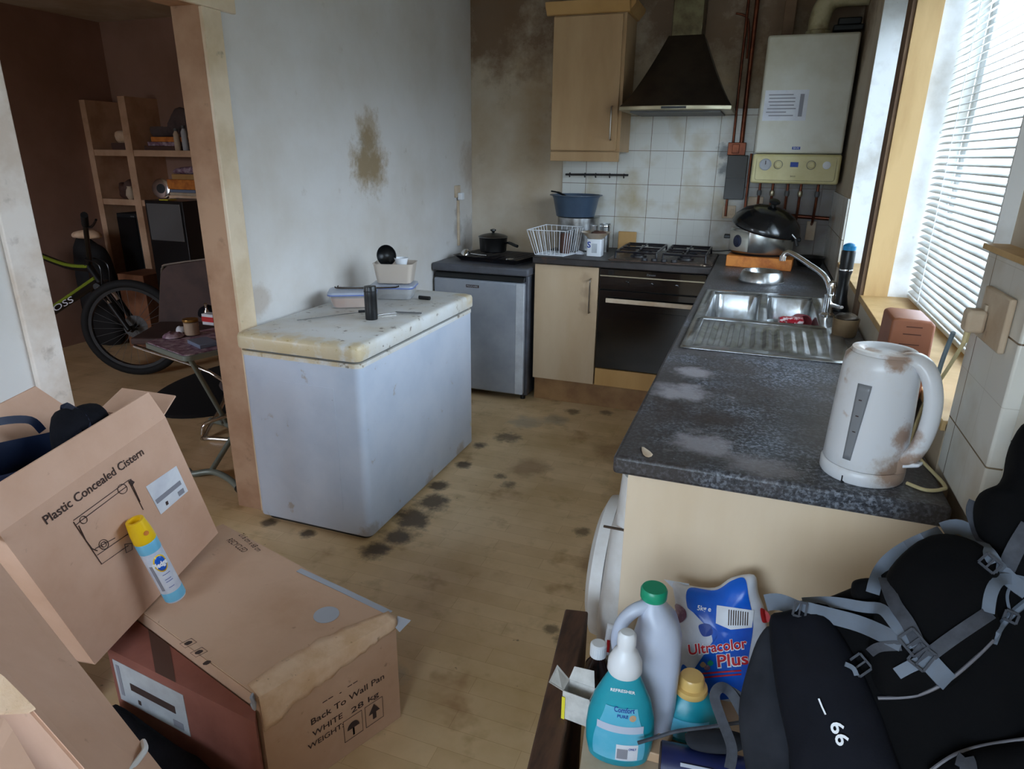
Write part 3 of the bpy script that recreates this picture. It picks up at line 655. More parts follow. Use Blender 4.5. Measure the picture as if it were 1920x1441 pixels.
c = thing('cooker_hood', 'dark curved cooker hood with a steel rim and chimney above the hob', 'cooker hood', (1.38, -.25, 1.71))
bm = BM(); rings = []
HX0, HX1 = 1.088, 1.672; hcx = 1.38
for k in range(13):
    s = k/12; e = s**.80; hw = .292*(1-e)+.095*e; dep = .47*(1-e)+.21*e; z = 1.735+ .375*s
    row = []
    for i in range(17):
        t = -1+i/8; row.append((hcx+t*hw, -dep-(.05*(1-s))*(1-t*t), z))
    rings.append([(hcx-hw, -.01, z)]+row+[(hcx+hw, -.01, z)])
loft(bm, rings); obj('canopy', bm, M['hood'], c)
bm = BM(); rings = []
for z, o_ in ((1.712, 0), (1.734, 0)):
    rings.append([(hcx-.295, -.01, z)]+[(hcx-.295+.59*i/16, -.475-.052*(1-(-1+i/8)**2), z) for i in range(17)]+[(hcx+.295, -.01, z)])
loft(bm, rings); obj('rim', bm, M['hoodrim'], c, bevel=.003)
obj('grease_filter', B(hcx-.24, hcx+.24, -.44, -.06, 1.703, 1.7115), M['greyplastic'], c)
obj('chimney', B(hcx-.082, hcx+.082, -.205, -.01, 2.105, 2.42), M['chimney'], c, bevel=.004)
obj('control_strip', B(hcx-.06, hcx+.07, -.531, -.526, 1.717, 1.729), M['black'], c)

# ------------------------------------------------------------------ boiler, flue, pipes
c = thing('gas_boiler', 'cream white wall-mounted gas boiler with yellowed control panel', 'boiler', (2.03, -.15, 1.345))
bx0, bx1, by, bz0, bz1 = 1.809, 2.247, -.298, 1.345, 2.078
obj('casing', B(bx0, bx1, by, -.01, bz0+.155, bz1), M['boiler'], c, bevel=.012, seg=3)
pnl = obj('control_panel', hexa(BM(), [(bx0-.003, by-.008, bz0), (bx1+.003, by-.008, bz0), (bx1+.003, -.01, bz0), (bx0-.003, -.01, bz0), (bx0-.003, by-.012, bz0+.152), (bx1+.003, by-.012, bz0+.152), (bx1+.003, -.01, bz0+.152), (bx0-.003, -.01, bz0+.152)]), M['boilerp'], c, bevel=.012, seg=3)
yk = by-.0115
bm = BM(); tube(bm, rrect((bx0+bx1)/2, 0, .2, .06, .012, 4, V((1, 0, 0)), V((0, 0, 1)))+[rrect((bx0+bx1)/2, 0, .2, .06, .012, 4, V((1, 0, 0)), V((0, 0, 1)))[0]], .0012, 5)
bmesh.ops.translate(bm, verts=bm.verts, vec=(0, yk+.001, bz0+.077)); obj('panel_groove', bm, M['flue'], pnl)
g_ = obj('pressure_gauge', lathe(BM(), [(.031, 0), (.031, .005), (.027, .007), (.026, .005)], (bx0+.066, yk, bz0+.098), (0, -1, 0)), M['paperg'], pnl)
obj('gauge_needle', B(bx0+.064, bx0+.068, yk-.0078, yk-.0068, bz0+.098, bz0+.118), M['ink'], g_)
for kx in (.131, .296):
    k = obj('dial_knob', lathe(BM(), [(.021, 0), (.02, .003), (.0145, .004), (.0135, .017), (.002, .018)], (bx0+kx, yk, bz0+.098), (0, -1, 0)), M['boilerp'], pnl)
    obj('dial_ring', lathe(BM(), [(.023, 0), (.023, .0015), (.0205, .0015)], (bx0+kx, yk-.0002, bz0+.098), (0, -1, 0)), M['greyplastic'], k)
obj('display', B(bx0+.192, bx0+.232, yk-.003, yk+.002, bz0+.087, bz0+.112), M['blueink'], pnl, bevel=.001)
obj('button_disc', lathe(BM(), [(.02, 0), (.02, .002), (.018, .003)], (bx0+.372, yk, bz0+.098), (0, -1, 0)), M['white'], pnl)
text('BAXI', M['ink'], pnl, (bx0+.2, yk-.002, bz0+.035), (1, 0, 0), (0, 0, 1), width=.025, size=None)
obj('brand_badge', B(bx0+.19, bx0+.23, by-.003, by, bz0+.176, bz0+.19), M['blueink'], c)
text('BAXI', M['whiteink'], c, (bx0+.196, by-.0032, bz0+.179), (1, 0, 0), (0, 0, 1), width=.028, size=None)
ps = obj('instruction_sticker', B(bx0+.02, bx0+.235, by-.0012, by, bz0+.32, bz0+.47), M['paper'], c)
for k in range(7):
    a = .03+random.random()*.02; obj('printed_lines', B(bx0+a, bx0+a+.07+random.random()*.1, by-.002, by-.0012, bz0+.445-k*.017, bz0+.450-k*.017), M['bars'], ps)
obj('printed_block', B(bx0+.195, bx0+.215, by-.002, by-.0012, bz0+.34, bz0+.45), M['bars'], ps)
c = thing('flue_pipe', 'thick cream elbow flue pipe on top of the boiler', 'pipe', (2.05, -.17, 2.078))
pts = spline([(2.05, -.17, 2.085), (2.05, -.17, 2.17), (2.075, -.172, 2.235), (2.13, -.175, 2.262), (2.268, -.178, 2.265)], 6)
obj('elbow', tube(BM(), pts, .052, 24), M['flue'], c)
obj('collar', lathe(BM(), [(.062, 0), (.062, .025), (.054, .03)], (2.05, -.17, 2.079)), M['flue'], c)
tag(obj('pipe_bracket', box(box(BM(), 2.12, 2.262, -.19, -.12, 2.10, 2.13), 2.14, 2.25, -.17, -.13, 2.13, 2.165), M['black'], bevel=.006), 'black bracket fitting under the flue elbow on the boiler', 'bracket')
tag(obj('box_duct', B(2.03-.16, 2.03-.1, -.1, -.02, 2.10, 2.41), M['woodend'], bevel=.004), 'dark brown vertical duct rising behind the flue elbow', 'duct')
def pipe(pts, r, label, m='copper', cat='pipe', group=None):
    return tag(obj('copper_pipe' if m == 'copper' else 'dark_pipe', tube(BM(), pts, r, 10), M[m]), label, cat, group)
pipe([(1.678, -.025, 2.41), (1.678, -.025, 1.9), (1.68, -.025, 1.6), (1.683, -.025, 1.14)], .0075, 'thin copper pipe running down the wall right beside the cooker hood')
pipe([(1.725, -.03, 2.41), (1.725, -.03, 1.9), (1.728, -.03, 1.5)], .013, 'thick dark copper pipe between the cooker hood and the boiler')
pipe(spline([W(1380, 25, y=-.02), W(1400, 32, y=-.02), W(1404, 60, y=-.02), W(1400, 110, y=-.02)], 4), .006, 'short copper pipe bend high on the wall beside the hood')
obj_ = tag(obj('pipe_clip', box(box(BM(), 1.655, 1.755, -.05, -.012, 1.49, 1.56), 1.68, 1.72, -.055, -.05, 1.50, 1.55), M['copper'], bevel=.004), 'rusty copper joint block where the two pipes meet', 'pipe fitting')
c = thing('meter_box', 'flat dark grey box on the tiles left of the boiler', 'box', (1.72, -.05, 1.23))
obj('housing', B(1.66, 1.775, -.05, -.009, 1.24, 1.49), M['greyplastic'], c, bevel=.004)
obj('cover_seam', B(1.664, 1.77, -.052, -.05, 1.36, 1.363), M['black'], c)
pipe([(1.790, -.04, 1.50), (1.790, -.04, 1.10)], .0075, 'bright copper pipe in front of the grey box beside the boiler')
for k, (x, l) in enumerate(((1.86, 'leftmost'), (1.93, 'second from left'), (2.01, 'middle'), (2.08, 'fourth from left'), (2.17, 'rightmost'))):
    c = thing('boiler_tail_pipe', '%s of the five short copper pipes under the boiler' % l, 'pipe', (x, -.1, 1.12), 'pipes below the boiler')
    obj('tube', tube(BM(), [(x, -.10, 1.342), (x, -.10, 1.22), (x, -.06, 1.13), (x, -.012, 1.11)], .0075, 10), M['copper'], c)
    obj('isolating_valve', lathe(BM(), [(.011, 0), (.013, .008), (.013, .022), (.011, .03)], (x, -.10, 1.27)), M['hoodrim' if k % 2 else 'greyplastic'], c)
pipe([(1.84, -.035, 1.165), (2.0, -.04, 1.16), (2.255, -.045, 1.15)], .011, 'dark horizontal pipe along the wall below the boiler')
def socket(name, label, cat, c, ax, up, n, w=.086, h=.086, m='white', rocker=True):
    c = V(c); ax, up, n = V(ax), V(up), V(n); t = thing(name, label, cat, c)
    obj('plate', prism(BM(), [c+ax*w/2*a+up*h/2*b for a, b in ((-1, -1), (1, -1), (1, 1), (-1, 1))], n*.01), M[m], t, bevel=.003)
    if rocker: obj('switch', prism(BM(), [c+n*.01+ax*(w*.25+.008*a)+up*(.016*b) for a, b in ((-1, -1), (1, -1), (1, 1), (-1, 1))], n*.004), M[m], t, bevel=.001)
    return t
socket('fused_switch', 'white fused switch plate under the boiler above the slow cooker', 'switch', (1.845, -.009, 1.215), (1, 0, 0), (0, 0, 1), (0, -1, 0), m='cream card')
socket('plug_socket', 'grubby socket plate on the tiles left of the slow cooker', 'socket', (1.70, -.009, 1.165), (1, 0, 0), (0, 0, 1), (0, -1, 0), .075, .075, 'cream card')
socket('plug_socket', 'plain white plate on the wall at the right end below the boiler', 'socket', (2.17, -.009, 1.075), (1, 0, 0), (0, 0, 1), (0, -1, 0), .05, .11, 'cream card', False)
c = thing('wall_socket', 'small grubby socket with plug on the left wall above the fridge', 'socket', (0, -.25, 1.19))
obj('plate', B(.0005, .012, -.29, -.215, 1.21, 1.285), M['cream card'], c, bevel=.003)
obj('plug', B(.012, .045, -.265, -.225, 1.195, 1.24), M['white'], c, bevel=.005)
tag(obj('conduit', B(.0005, .014, -.255, -.235, .90, 1.19), M['cream card'], bevel=.002), 'thin cable conduit running down the left wall from the socket', 'conduit')
c = thing('utensil_rail', 'slim dark utensil rail with hooks on the tiles under the wall cabinet', 'rail', (.87, -.03, 1.35))
obj('bar', tube(BM(), [(.672, -.035, 1.362), (.875, -.035, 1.365), (1.077, -.035, 1.366)], .0065, 10), M['iron'], c)
for x in (.70, .80, .87, .96, 1.05): obj('hook', tube(BM(), spline([(x, -.009, 1.364), (x, -.035, 1.372), (x, -.046, 1.36), (x, -.038, 1.348), (x, -.03, 1.352)], 4), .0035, 6), M['iron'], c)
# ================================================================== fridge, freezer
c = thing('fridge', 'silver under-counter fridge in a dark grey casing in the back left corner', 'fridge', (.32, -.33, 0))
obj('casing', B(.012, .628, -.60, -.03, .03, .79), M['fridgeside'], c, bevel=.006)
d = obj('door', B(.014, .612, -.645, -.603, .045, .752), M['fridge'], c, bevel=.012, seg=3)
obj('side_strip', B(.56, .613, -.6465, -.64, .05, .748), M['paperg'], d, bevel=.004)
bd = obj('maker_badge', B(.235, .32, -.6475, -.645, .705, .722), M['ink'], d)
text('FRIGIDAIRE', M['paperg'], bd, (.24, -.6478, .709), (1, 0, 0), (0, 0, 1), width=.074, size=None)
obj('control_trim', hexa(BM(), [(.02, -.640, .757), (.61, -.640, .757), (.61, -.6, .757), (.02, -.6, .757), (.02, -.625, .789), (.61, -.625, .789), (.61, -.6, .789), (.02, -.6, .789)]), M['black'], c, bevel=.003)
obj('top_slab', B(.005, .64, -.652, -.02, .794, .842), M['fridgeside'], c, bevel=.012, seg=3)
for x in (.05, .59): obj('foot', cyl((x, -.57, 0), .016, .03), M['black'], c)

fz = thing('chest_freezer', 'white chest freezer with a stained yellowing lid against the left wall', 'chest freezer', (.307, -1.863, 0))
fx0, fx1, fy0, fy1 = .036, .577, -2.384, -1.342
obj('cabinet_body', loft(BM(), [rrect(.307, -1.863, .2705, .521, .03, 6, z=.02), rrect(.307, -1.863, .2705, .521, .03, 6, z=.742)]), M['freezer'], fz, bevel=.004)
obj('base_plinth', loft(BM(), [rrect(.307, -1.863, .25, .50, .03, 5, z=0), rrect(.307, -1.863, .25, .50, .03, 5, z=.02)]), M['black'], fz)
obj('top_rim', loft(BM(), [rrect(.307, -1.863, .2725, .523, .03, 6, z=.728), rrect(.307, -1.863, .2725, .523, .03, 6, z=.745)]), M['lid'], fz)
obj('door_seal', loft(BM(), [rrect(.307, -1.863, .262, .512, .03, 6, z=.745), rrect(.307, -1.863, .262, .512, .03, 6, z=.757)]), M['seal'], fz)
obj('lid', loft(BM(), [rrect(.307, -1.865, .276, .531, .03, 6, z=.757), rrect(.307, -1.865, .278, .533, .032, 6, z=.762), rrect(.307, -1.865, .278, .533, .032, 6, z=.80), rrect(.307, -1.865, .274, .529, .03, 6, z=.812), rrect(.307, -1.865, .262, .517, .03, 6, z=.817)]), M['lid'], fz, angle=60)
obj('embossed_panel', B(.12, .46, -2.3855, -2.384, .12, .64), M['freezer'], fz, bevel=.001)
ZF = .817
# things on the freezer
def tub(name, label, cat, cx, cy, hx, hy, z0, h, m, rim=None, ang=0, flare=1.12, content=None, ch=.6, group=None):
    t = thing(name, label, cat, (cx, cy, z0), group); R = Matrix.Rotation(ang, 3, 'Z')
    def ring(s, z): return [V((cx, cy, z)) + R @ V((p.x, p.y, 0)) for p in rrect(0, 0, hx*s, hy*s, .02*s, 5)]
    bm = BM(); f = (flare-1)
    loft(bm, [ring(.9, z0+.0005), ring(.97, z0+.004), ring(1+f, z0+h), ring(1+f+.04, z0+h), ring(1+f+.04, z0+h-.004), ring(1+f, z0+h-.004)][:4], True, False)
    obj('tub_body', bm, m, t, solid=.0012)
    if content: obj('contents', loft(BM(), [ring(.87, z0+.003), ring(.93, z0+.01), ring(.94+f*ch, z0+h*ch)]), content, t)
    if rim: obj('lid_rim', loft(BM(), [ring(1.055+f, z0+h-.004), ring(1.06+f, z0+h), ring(1.05+f, z0+h+.001)]), rim, t); obj('clear_lid', loft(BM(), [ring(1.05+f, z0+h+.0012), ring(1.04+f, z0+h+.009), ring(.98+f, z0+h+.011)]), M['clearlid'], t)
    return t
tub('food_tub', 'clear food tub of orange crumbs with a blue rimmed bag edge behind the black cylinder', 'tub', .185, -1.80, .092, .066, ZF, .062, M['tub'], M['bluelid'], .5, content=M['orangefood'], ch=.75)
tub('food_tub', 'empty clear food tub with a blue rimmed lid under the tall scoop tub', 'tub', .262, -1.56, .09, .07, ZF, .058, M['tub'], M['bluelid'], .3)
t3 = tub('food_tub', 'tall frosted tub with a black ladle bowl sticking out, standing on the clear tub', 'tub', .262, -1.54, .083, .062, ZF+.071, .095, M['tubf'], None, .3, 1.15, content=M['torn'], ch=.4)
lc = V((.235, -1.57, ZF+.20))
c = thing('black_ladle', 'black round ladle bowl leaning out of the frosted tub', 'ladle', lc)
ax = V((.1, -.9, .1)).normalized()
obj('bowl', lathe(BM(), [(.003, -.036), (.028, -.03), (.044, -.012), (.05, .006), (.048, .006), (.041, -.010), (.025, -.025), (.002, -.030)], lc, ax, 28, cap0=True, cap1=True), M['black'], c)
obj('handle', tube(BM(), [lc-V((0, 0, .03)), lc+V((.02, .04, -.11))], .006, 8), M['black'], c)
c = tag(obj('white_cup', lathe(BM(), [(.020, 0), (.028, .04), (.034, .06), (.032, .06), (.026, .04), (.018, .004)], (.298, -1.545, ZF+.13)), M['white']), 'white rounded cup tucked behind the black ladle in the frosted tub', 'cup')
cc = W(697, 598, z=ZF); c = thing('black_cylinder', 'upright black cylinder standing on the freezer lid', 'cylinder', (cc.x, cc.y, ZF))
obj('body', lathe(BM(), [(.0245, 0), (.0255, .003), (.026, .05), (.0262, .10), (.0258, .136), (.024, .14), (.019, .141)], (cc.x, cc.y, ZF)), M['black'], c)
obj('cap_groove', lathe(BM(), [(.0264, .118), (.0266, .120), (.0264, .122)], (cc.x, cc.y, ZF)), M['blackmatt'], c)
def lay(p, q, dz=.004): return [W(*p, z=ZF+dz), W(*q, z=ZF+dz)]
a, b = lay((557, 600), (672, 585)); c = thing('skewer', 'long thin metal skewer on the freezer lid left of the black cylinder', 'skewer', a)
obj('rod', tube(BM(), [a, b], .002, 6), M['steel'], c); e = W(684, 583, z=ZF+.007); obj('handle', tube(BM(), [b+V((0, 0, .003)), e], .006, 8), M['black'], c)
a, b = lay((708, 590), (742, 586)); c = thing('table_knife', 'metal knife lying on the freezer lid right of the black cylinder', 'knife', a)
obj('blade', ribbon(BM(), [a, b], .014, (0, 0, 1)), M['chrome'], c)
a, b = lay((742, 586), (790, 588)); obj('handle', ribbon(BM(), [b, a], .010, (0, 0, 1), .005), M['greyplastic'], c)
a, b = lay((786, 557), (806, 559), .0095); tag(obj('bottle_cap_tube', cyl(a, .009, (b-a).length, b-a), M['black']), 'short black tube lying at the far end of the freezer lid', 'tube')
a, b = V((.10, -1.80, ZF+.076)), V((.36, -1.70, ZF+.076)); c = thing('kitchen_tongs', 'thin dark tongs resting across the clear food tubs', 'tongs', a)
for s in (-1, 1): obj('arm', tube(BM(), spline([a+V((0, .012*s, .006)), a+V((.03, .006*s, 0)), b+V((-.03, .006*s, 0)), b+V((0, .010*s, .008))], 4), .0028, 6), M['hood'], c)

# ------------------------------------------------------------------ things on the fridge
ZR = .842
c = thing('grill_tray', 'black grill tray holding the saucepan on top of the fridge', 'tray', (.33, -.35, ZR)); 
cen = V((.335, -.36, 0)); R = Matrix.Rotation(-.15, 3, 'Z')
def rr(hx, hy, r, z): return [cen + R @ V((p.x, p.y, 0)) + V((0, 0, z)) for p in rrect(0, 0, hx, hy, r, 4)]
obj('pan', loft(BM(), [rr(.20, .15, .02, ZR+.001), rr(.225, .175, .02, ZR+.03), rr(.235, .185, .02, ZR+.032), rr(.222, .172, .02, ZR+.029), rr(.19, .145, .02, ZR+.004)]), M['iron'], c)
bm = BM()
for k in range(9): p = cen+R@V((-.2+k*.05, 0, ZR+.03)); d_ = R@V((0, .165, 0)); tube(bm, [p-d_, p+d_], .002, 5)
obj('wire_rack', bm, M['iron'], c)
c = thing('saucepan', 'black lidded saucepan with a side handle on the grill tray', 'saucepan', (.27, -.28, ZR+.035)); pc = V((.265, -.27, ZR+.035))
obj('pot', lathe(BM(), [(.078, 0), (.086, .006), (.092, .09), (.095, .094), (.090, .094)], pc), M['panblack'], c)
ld = obj('glass_lid', lathe(BM(), [(.096, .094), (.097, .098), (.075, .108), (.035, .117), (.004, .119)], pc), M['panblack'], c)
obj('knob', lathe(BM(), [(.008, .119), (.010, .128), (.019, .134), (.018, .142), (.004, .145)], pc), M['black'], ld)
obj('rim_band', lathe(BM(), [(.0965, .0935), (.0985, .0955), (.0965, .098)], pc), M['steel'], ld)
obj('handle', tube(BM(), spline([pc+V((.09, -.02, .06)), pc+V((.13, -.05, .068)), pc+V((.18, -.08, .058)), pc+V((.20, -.09, .055))], 4), [.007]*4+[.010]*9, 8), M['black'], c)
a = V((.135, -.42, ZR+.048)); b = V((.18, -.44, ZR+.045)); c = thing('steel_ladle', 'steel ladle with a shiny round bowl lying on the left of the grill tray', 'ladle', a)
obj('bowl', lathe(BM(), [(.002, -.012), (.018, -.006), (.028, .012), (.026, .012), (.016, -.003), (.002, -.008)], a, (-.2, .3, -.9), sx=1.3), M['chrome'], c)
obj('handle', tube(BM(), [b-V((0, 0, .008)), V((.30, -.47, ZR+.036))], .004, 6), M['chrome'], c)
a = W(955, 486, z=ZR+.038); tag(obj('bottle_opener', tube(BM(), [a-V((.02, 0, 0)), a, a+V((.02, .01, 0)), a+V((.0, .02, 0)), a-V((.015, .01, 0))], .004, 6), M['chrome']), 'small shiny metal gadget on the front of the grill tray', 'gadget')

# ------------------------------------------------------------------ back worktop items
# white wire basket
c = thing('wire_basket', 'white wire basket on the worktop left of the printed carton', 'basket', (.78, -.44, ZT))
bb = [W(1000, 481, z=ZT+.004), W(1062, 484, z=ZT+.004), W(1082, 472, z=ZT+.004), W(1026, 470, z=ZT+.004)]
tt = [V((.585, -.53, 1.055)), V((.83, -.555, 1.06)), V((.885, -.36, 1.07)), V((.64, -.32, 1.07))]
bb = [V((.64, -.535, ZT+.004)), V((.815, -.54, ZT+.004)), V((.86, -.37, ZT+.004)), V((.665, -.34, ZT+.004))]
bm = BM(); tube(bm, tt+[tt[0]], .003, 6); tube(bm, bb+[bb[0]], .0025, 6); obj('rim', bm, M['white'], c)
bm = BM()
for i in range(4):
    for k in range(7):
        s = k/7; p = bb[i].lerp(bb[(i+1) % 4], s); q = tt[i].lerp(tt[(i+1) % 4], s); tube(bm, [p, q], .0018, 5)
for k in range(1, 7):
    s = k/7; tube(bm, [bb[0].lerp(bb[1], s), bb[3].lerp(bb[2], s)], .0018, 5); tube(bm, [bb[0].lerp(bb[3], s), bb[1].lerp(bb[2], s)], .0018, 5)
obj('wires', bm, M['white'], c)
# things behind basket: steel pot carrying the basin
c = thing('steel_pot', 'tall steel pot under the blue grey basin', 'pot', (.82, -.17, ZT)); pc = V((.80, -.15, ZT))
obj('pot', lathe(BM(), [(.125, 0), (.13, .005), (.132, .20), (.136, .204), (.128, .204)], pc), M['steel'], c)
c = thing('washing_up_basin', 'blue grey round washing-up basin on top of the steel pot', 'basin', (.78, -.19, ZT+.206)); pc = V((.785, -.175, ZT+.2045))
obj('bowl', lathe(BM(), [(.112, 0), (.12, .004), (.142, .11), (.150, .126), (.164, .128), (.164, .132), (.148, .133), (.138, .108), (.115, .01), (.002, .008)], pc, seg=40), M['bluewhite'], c)
a = pc+V((-.155, -.03, .15)); tag(obj('pan_handle', tube(BM(), spline([a, a+V((.05, 0, -.008)), a+V((.10, 0, -.03))], 4), [.005]*4+[.007]*5, 8), M['black']), 'black pan handle sticking out of the left of the basin', 'handle')
c = thing('glass_jar', 'tall dark brown jar behind the wires of the basket', 'jar', (.775, -.365, ZT)); obj('jar', lathe(BM(), [(.03, 0), (.032, .006), (.032, .11), (.028, .12)], (.79, -.41, ZT+.006)), M['vinyl'], c); obj('lid', cyl((.79, -.41, ZT+.1265), .03, .015), M['greyplastic'], c)
c = thing('steel_cup', 'small steel cup between the steel pot and the shallow bowl', 'cup', (.985, -.17, ZT)); obj('cup', lathe(BM(), [(.03, 0), (.033, .17), (.030, .17), (.027, .01)], (.985, -.20, ZT)), M['steel'], c); obj('band', lathe(BM(), [(.0335, .15), (.0345, .155), (.0335, .16)], (.985, -.20, ZT)), M['chrome'], c)
c = thing('printed_carton', 'small white carton with blue print carrying a shallow cream bowl', 'carton', (.985, -.40, ZT))
pc = V((.975, -.40, ZT))
obj('carton', loft(BM(), [rrect(pc.x, pc.y, .045, .04, .01, 3, z=ZT+.0005), rrect(pc.x, pc.y, .045, .04, .01, 3, z=ZT+.10)]), M['white'], c)
obj('printed_picture', B(pc.x-.012, pc.x+.02, pc.y-.0408, pc.y-.0402, ZT+.02, ZT+.075), M['paperg'], c)
text('S', M['blueink'], c, (pc.x-.04, pc.y-.0402, ZT+.05), (1, 0, 0), (0, 0, 1), width=None, size=.05, bold=.02)
c = thing('shallow_bowl', 'shallow cream bowl of scraps balanced on the white printed carton', 'bowl', pc+V((0, 0, .1)))
obj('bowl', lathe(BM(), [(.035, 0), (.045, .003), (.084, .036), (.089, .038), (.08, .036), (.04, .008), (.002, .007)], pc+V((0, 0, .1005))), M['flue2'], c)
tag(obj('food_scraps', pillow([pc+V((.05*math.cos(a)+.02, .035*math.sin(a), .128)) for a in (0, .8, 1.7, 2.5, 3.4, 4.2, 5.2)], (0, 0, 1), .018, .008, 2, .008, 50), M['vinyl']), 'brown food scraps heaped in the shallow cream bowl', 'scraps')
tag(obj('small_tumbler', lathe(BM(), [(.02, 0), (.024, .05), (.021, .05), (.018, .004)], pc+V((-.02, .03, .122))), M['steel']), 'small steel tumbler standing in the shallow cream bowl', 'tumbler')
tag(obj('wooden_board', B(1.045, 1.16, -.075, -.058, ZT, ZT+.115), M['maple2'], bevel=.004), 'small pale wooden board leaning on the tiles left of the hob', 'board')
a = W(1087, 476, z=ZT+.001); tag(obj('crumpled_wrapper', pillow([a+V((.03*math.cos(k), .02*math.sin(k), 0)) for k in (0, 1, 2, 3, 4, 5)], (0, 0, 1), .018, .0, 2, .006, 60), M['paper']), 'crumpled pale wrapper at the foot of the printed carton', 'wrapper')
# slow cooker on the orange box
tag(obj('orange_box', hexa(BM(), [V(p)+V((0, 0, 0)) for p in [(1.735, -.50, ZT+.0005), (2.07, -.56, ZT+.0005), (2.09, -.30, ZT+.0005), (1.755, -.27, ZT+.0005), (1.735, -.50, ZT+.06), (2.07, -.56, ZT+.06), (2.09, -.30, ZT+.06), (1.755, -.27, ZT+.06)]]), M['orange'], bevel=.003), 'flat orange box under the slow cooker', 'box')
c = thing('slow_cooker', 'steel slow cooker with a round control dial, standing on the orange box', 'slow cooker', (1.90, -.38, ZT+.06)); pc = V((1.905, -.385, ZT+.061))
obj('base_ring', lathe(BM(), [(.13, 0), (.135, .012)], pc, sx=1.15, sy=.9, xdir=(1, 0, 0)), M['black'], c)
obj('body', lathe(BM(), [(.138, .012), (.145, .02), (.146, .13), (.142, .14), (.13, .14)], pc, sx=1.15, sy=.88, xdir=(1, 0, 0), seg=40), M['cookersteel'], c)
def cyf(u, v, off=.001):  # u = angle, v = height on the cooker body
    return pc + V(((.146+off)*1.15*math.cos(u), (.146+off)*.88*math.sin(u), v))
pl = obj('control_panel', patch(lambda u, v: cyf(u, v), math.radians(190), math.radians(247), .022, .128, 10, 2), M['cookergrey'], c, solid=.003)
q = cyf(math.radians(224), .075, .002); nn = V((math.cos(math.radians(224))/1.15, math.sin(math.radians(224))/.88, 0)).normalized()
obj('dial', lathe(BM(), [(.033, 0), (.033, .003), (.022, .005), (.02, .014), (.003, .015)], q, nn, sx=.8, xdir=(nn.y, -nn.x, 0)), M['dial'], pl)
hd = cyf(math.radians(180), .09); obj('handle', hexa(BM(), [hd+V(p) for p in [(-.03, -.03, -.01), (.005, -.03, -.01), (.005, .03, -.01), (-.03, .03, -.01), (-.03, -.03, .01), (.005, -.03, .01), (.005, .03, .01), (-.03, .03, .01)]]), M['black'], c, bevel=.004)
hd = cyf(0, .09); obj('handle', hexa(BM(), [hd+V(p) for p in [(-.005, -.03, -.01), (.03, -.03, -.01), (.03, .03, -.01), (-.005, .03, -.01), (-.005, -.03, .01), (.03, -.03, .01), (.03, .03, .01), (-.005, .03, .01)]]), M['black'], c, bevel=.004)
c = thing('wok_lid', 'large black domed lid tilted over the slow cooker', 'lid', pc+V((.02, 0, .14)))
lc = pc+V((.015, -.005, .155)); ax = V((.20, -.16, .96)).normalized()
obj('dome', lathe(BM(), [(.182, -.012), (.184, -.004), (.172, .028), (.135, .068), (.08, .096), (.03, .106), (.002, .107)], lc, ax, 40, cap0=False), M['wok'], c, solid=.002)
obj('knob', lathe(BM(), [(.014, .104), (.014, .118), (.028, .126), (.03, .138), (.018, .146), (.002, .147)], lc, ax), M['black'], c)
tag(obj('power_cable', tube(BM(), spline([(1.76, -.30, ZT+.065), W(1336, 470, z=ZT+.02), W(1318, 460, z=ZT+.02), W(1326, 454, z=ZT+.02), W(1350, 455, z=ZT+.03), (1.765, -.2, ZT+.06)], 6), .0035, 6), M['black']), 'black power cable looping out left of the slow cooker', 'cable')
c = thing('mesh_sieve', 'small sieve with steel handle hanging off the right side of the slow cooker', 'sieve', (2.13, -.5, ZT))
a = W(1476, 430, y=-.5); b = W(1492, 448, y=-.5); obj('handle', tube(BM(), [a, b], .005, 8), M['steel'], c); obj('grip', tube(BM(), [b, b+V((.012, -.01, -.035))], .008, 8), M['black'], c)
tag(obj('dark_pan', lathe(BM(), [(.06, 0), (.08, .05), (.082, .052), (.07, .05), (.05, .006)], (2.17, -.30, ZT+.0005), seg=28), M['panblack']), 'dark pan in the corner right of the slow cooker', 'pan')
# dog bowl
pc = V((1.925, -.93, ZT+.0005)); c = thing('steel_bowl', 'low stainless steel pet bowl upside down beyond the sink', 'bowl', pc)
obj('bowl', lathe(BM(), [(.105, 0), (.105, .006), (.094, .045), (.088, .052), (.078, .052), (.072, .044), (.065, .02), (.002, .018)], pc, seg=40), M['steel'], c)
obj('rubber_ring', lathe(BM(), [(.104, -.0003), (.1065, .002), (.1062, .006), (.104, .007)], pc, seg=40), M['greyplastic'], c)
# mugs in the small bowl
pc = W(1480, 590, z=.84); c = thing('patterned_mug', 'red and white patterned mug lying in the small sink bowl', 'mug', pc)
obj('cup', lathe(BM(), [(.034, 0), (.037, .01), (.038, .085), (.034, .085), (.032, .01)], V((2.005, -1.60, .852)), (1, .1, .0)), M['redpat'], c)
obj('handle', tube(BM(), [V((2.03, -1.60, .852))+V((0, -.025-.03*math.sin(t), .027)) + V((.03-.03*math.cos(t), 0, 0)) for t in [PI*i/8 for i in range(9)]], .005, 8), M['redpat'], c)
c = thing('pink_cup', 'pink cup lying beside the patterned mug in the small sink bowl', 'cup', (2.1, -1.6, .85))
obj('cup', lathe(BM(), [(.03, 0), (.034, .008), (.036, .05), (.032, .05), (.028, .01)], V((2.075, -1.49, .85)), (.5, -.86, .05)), M['pink'], c)
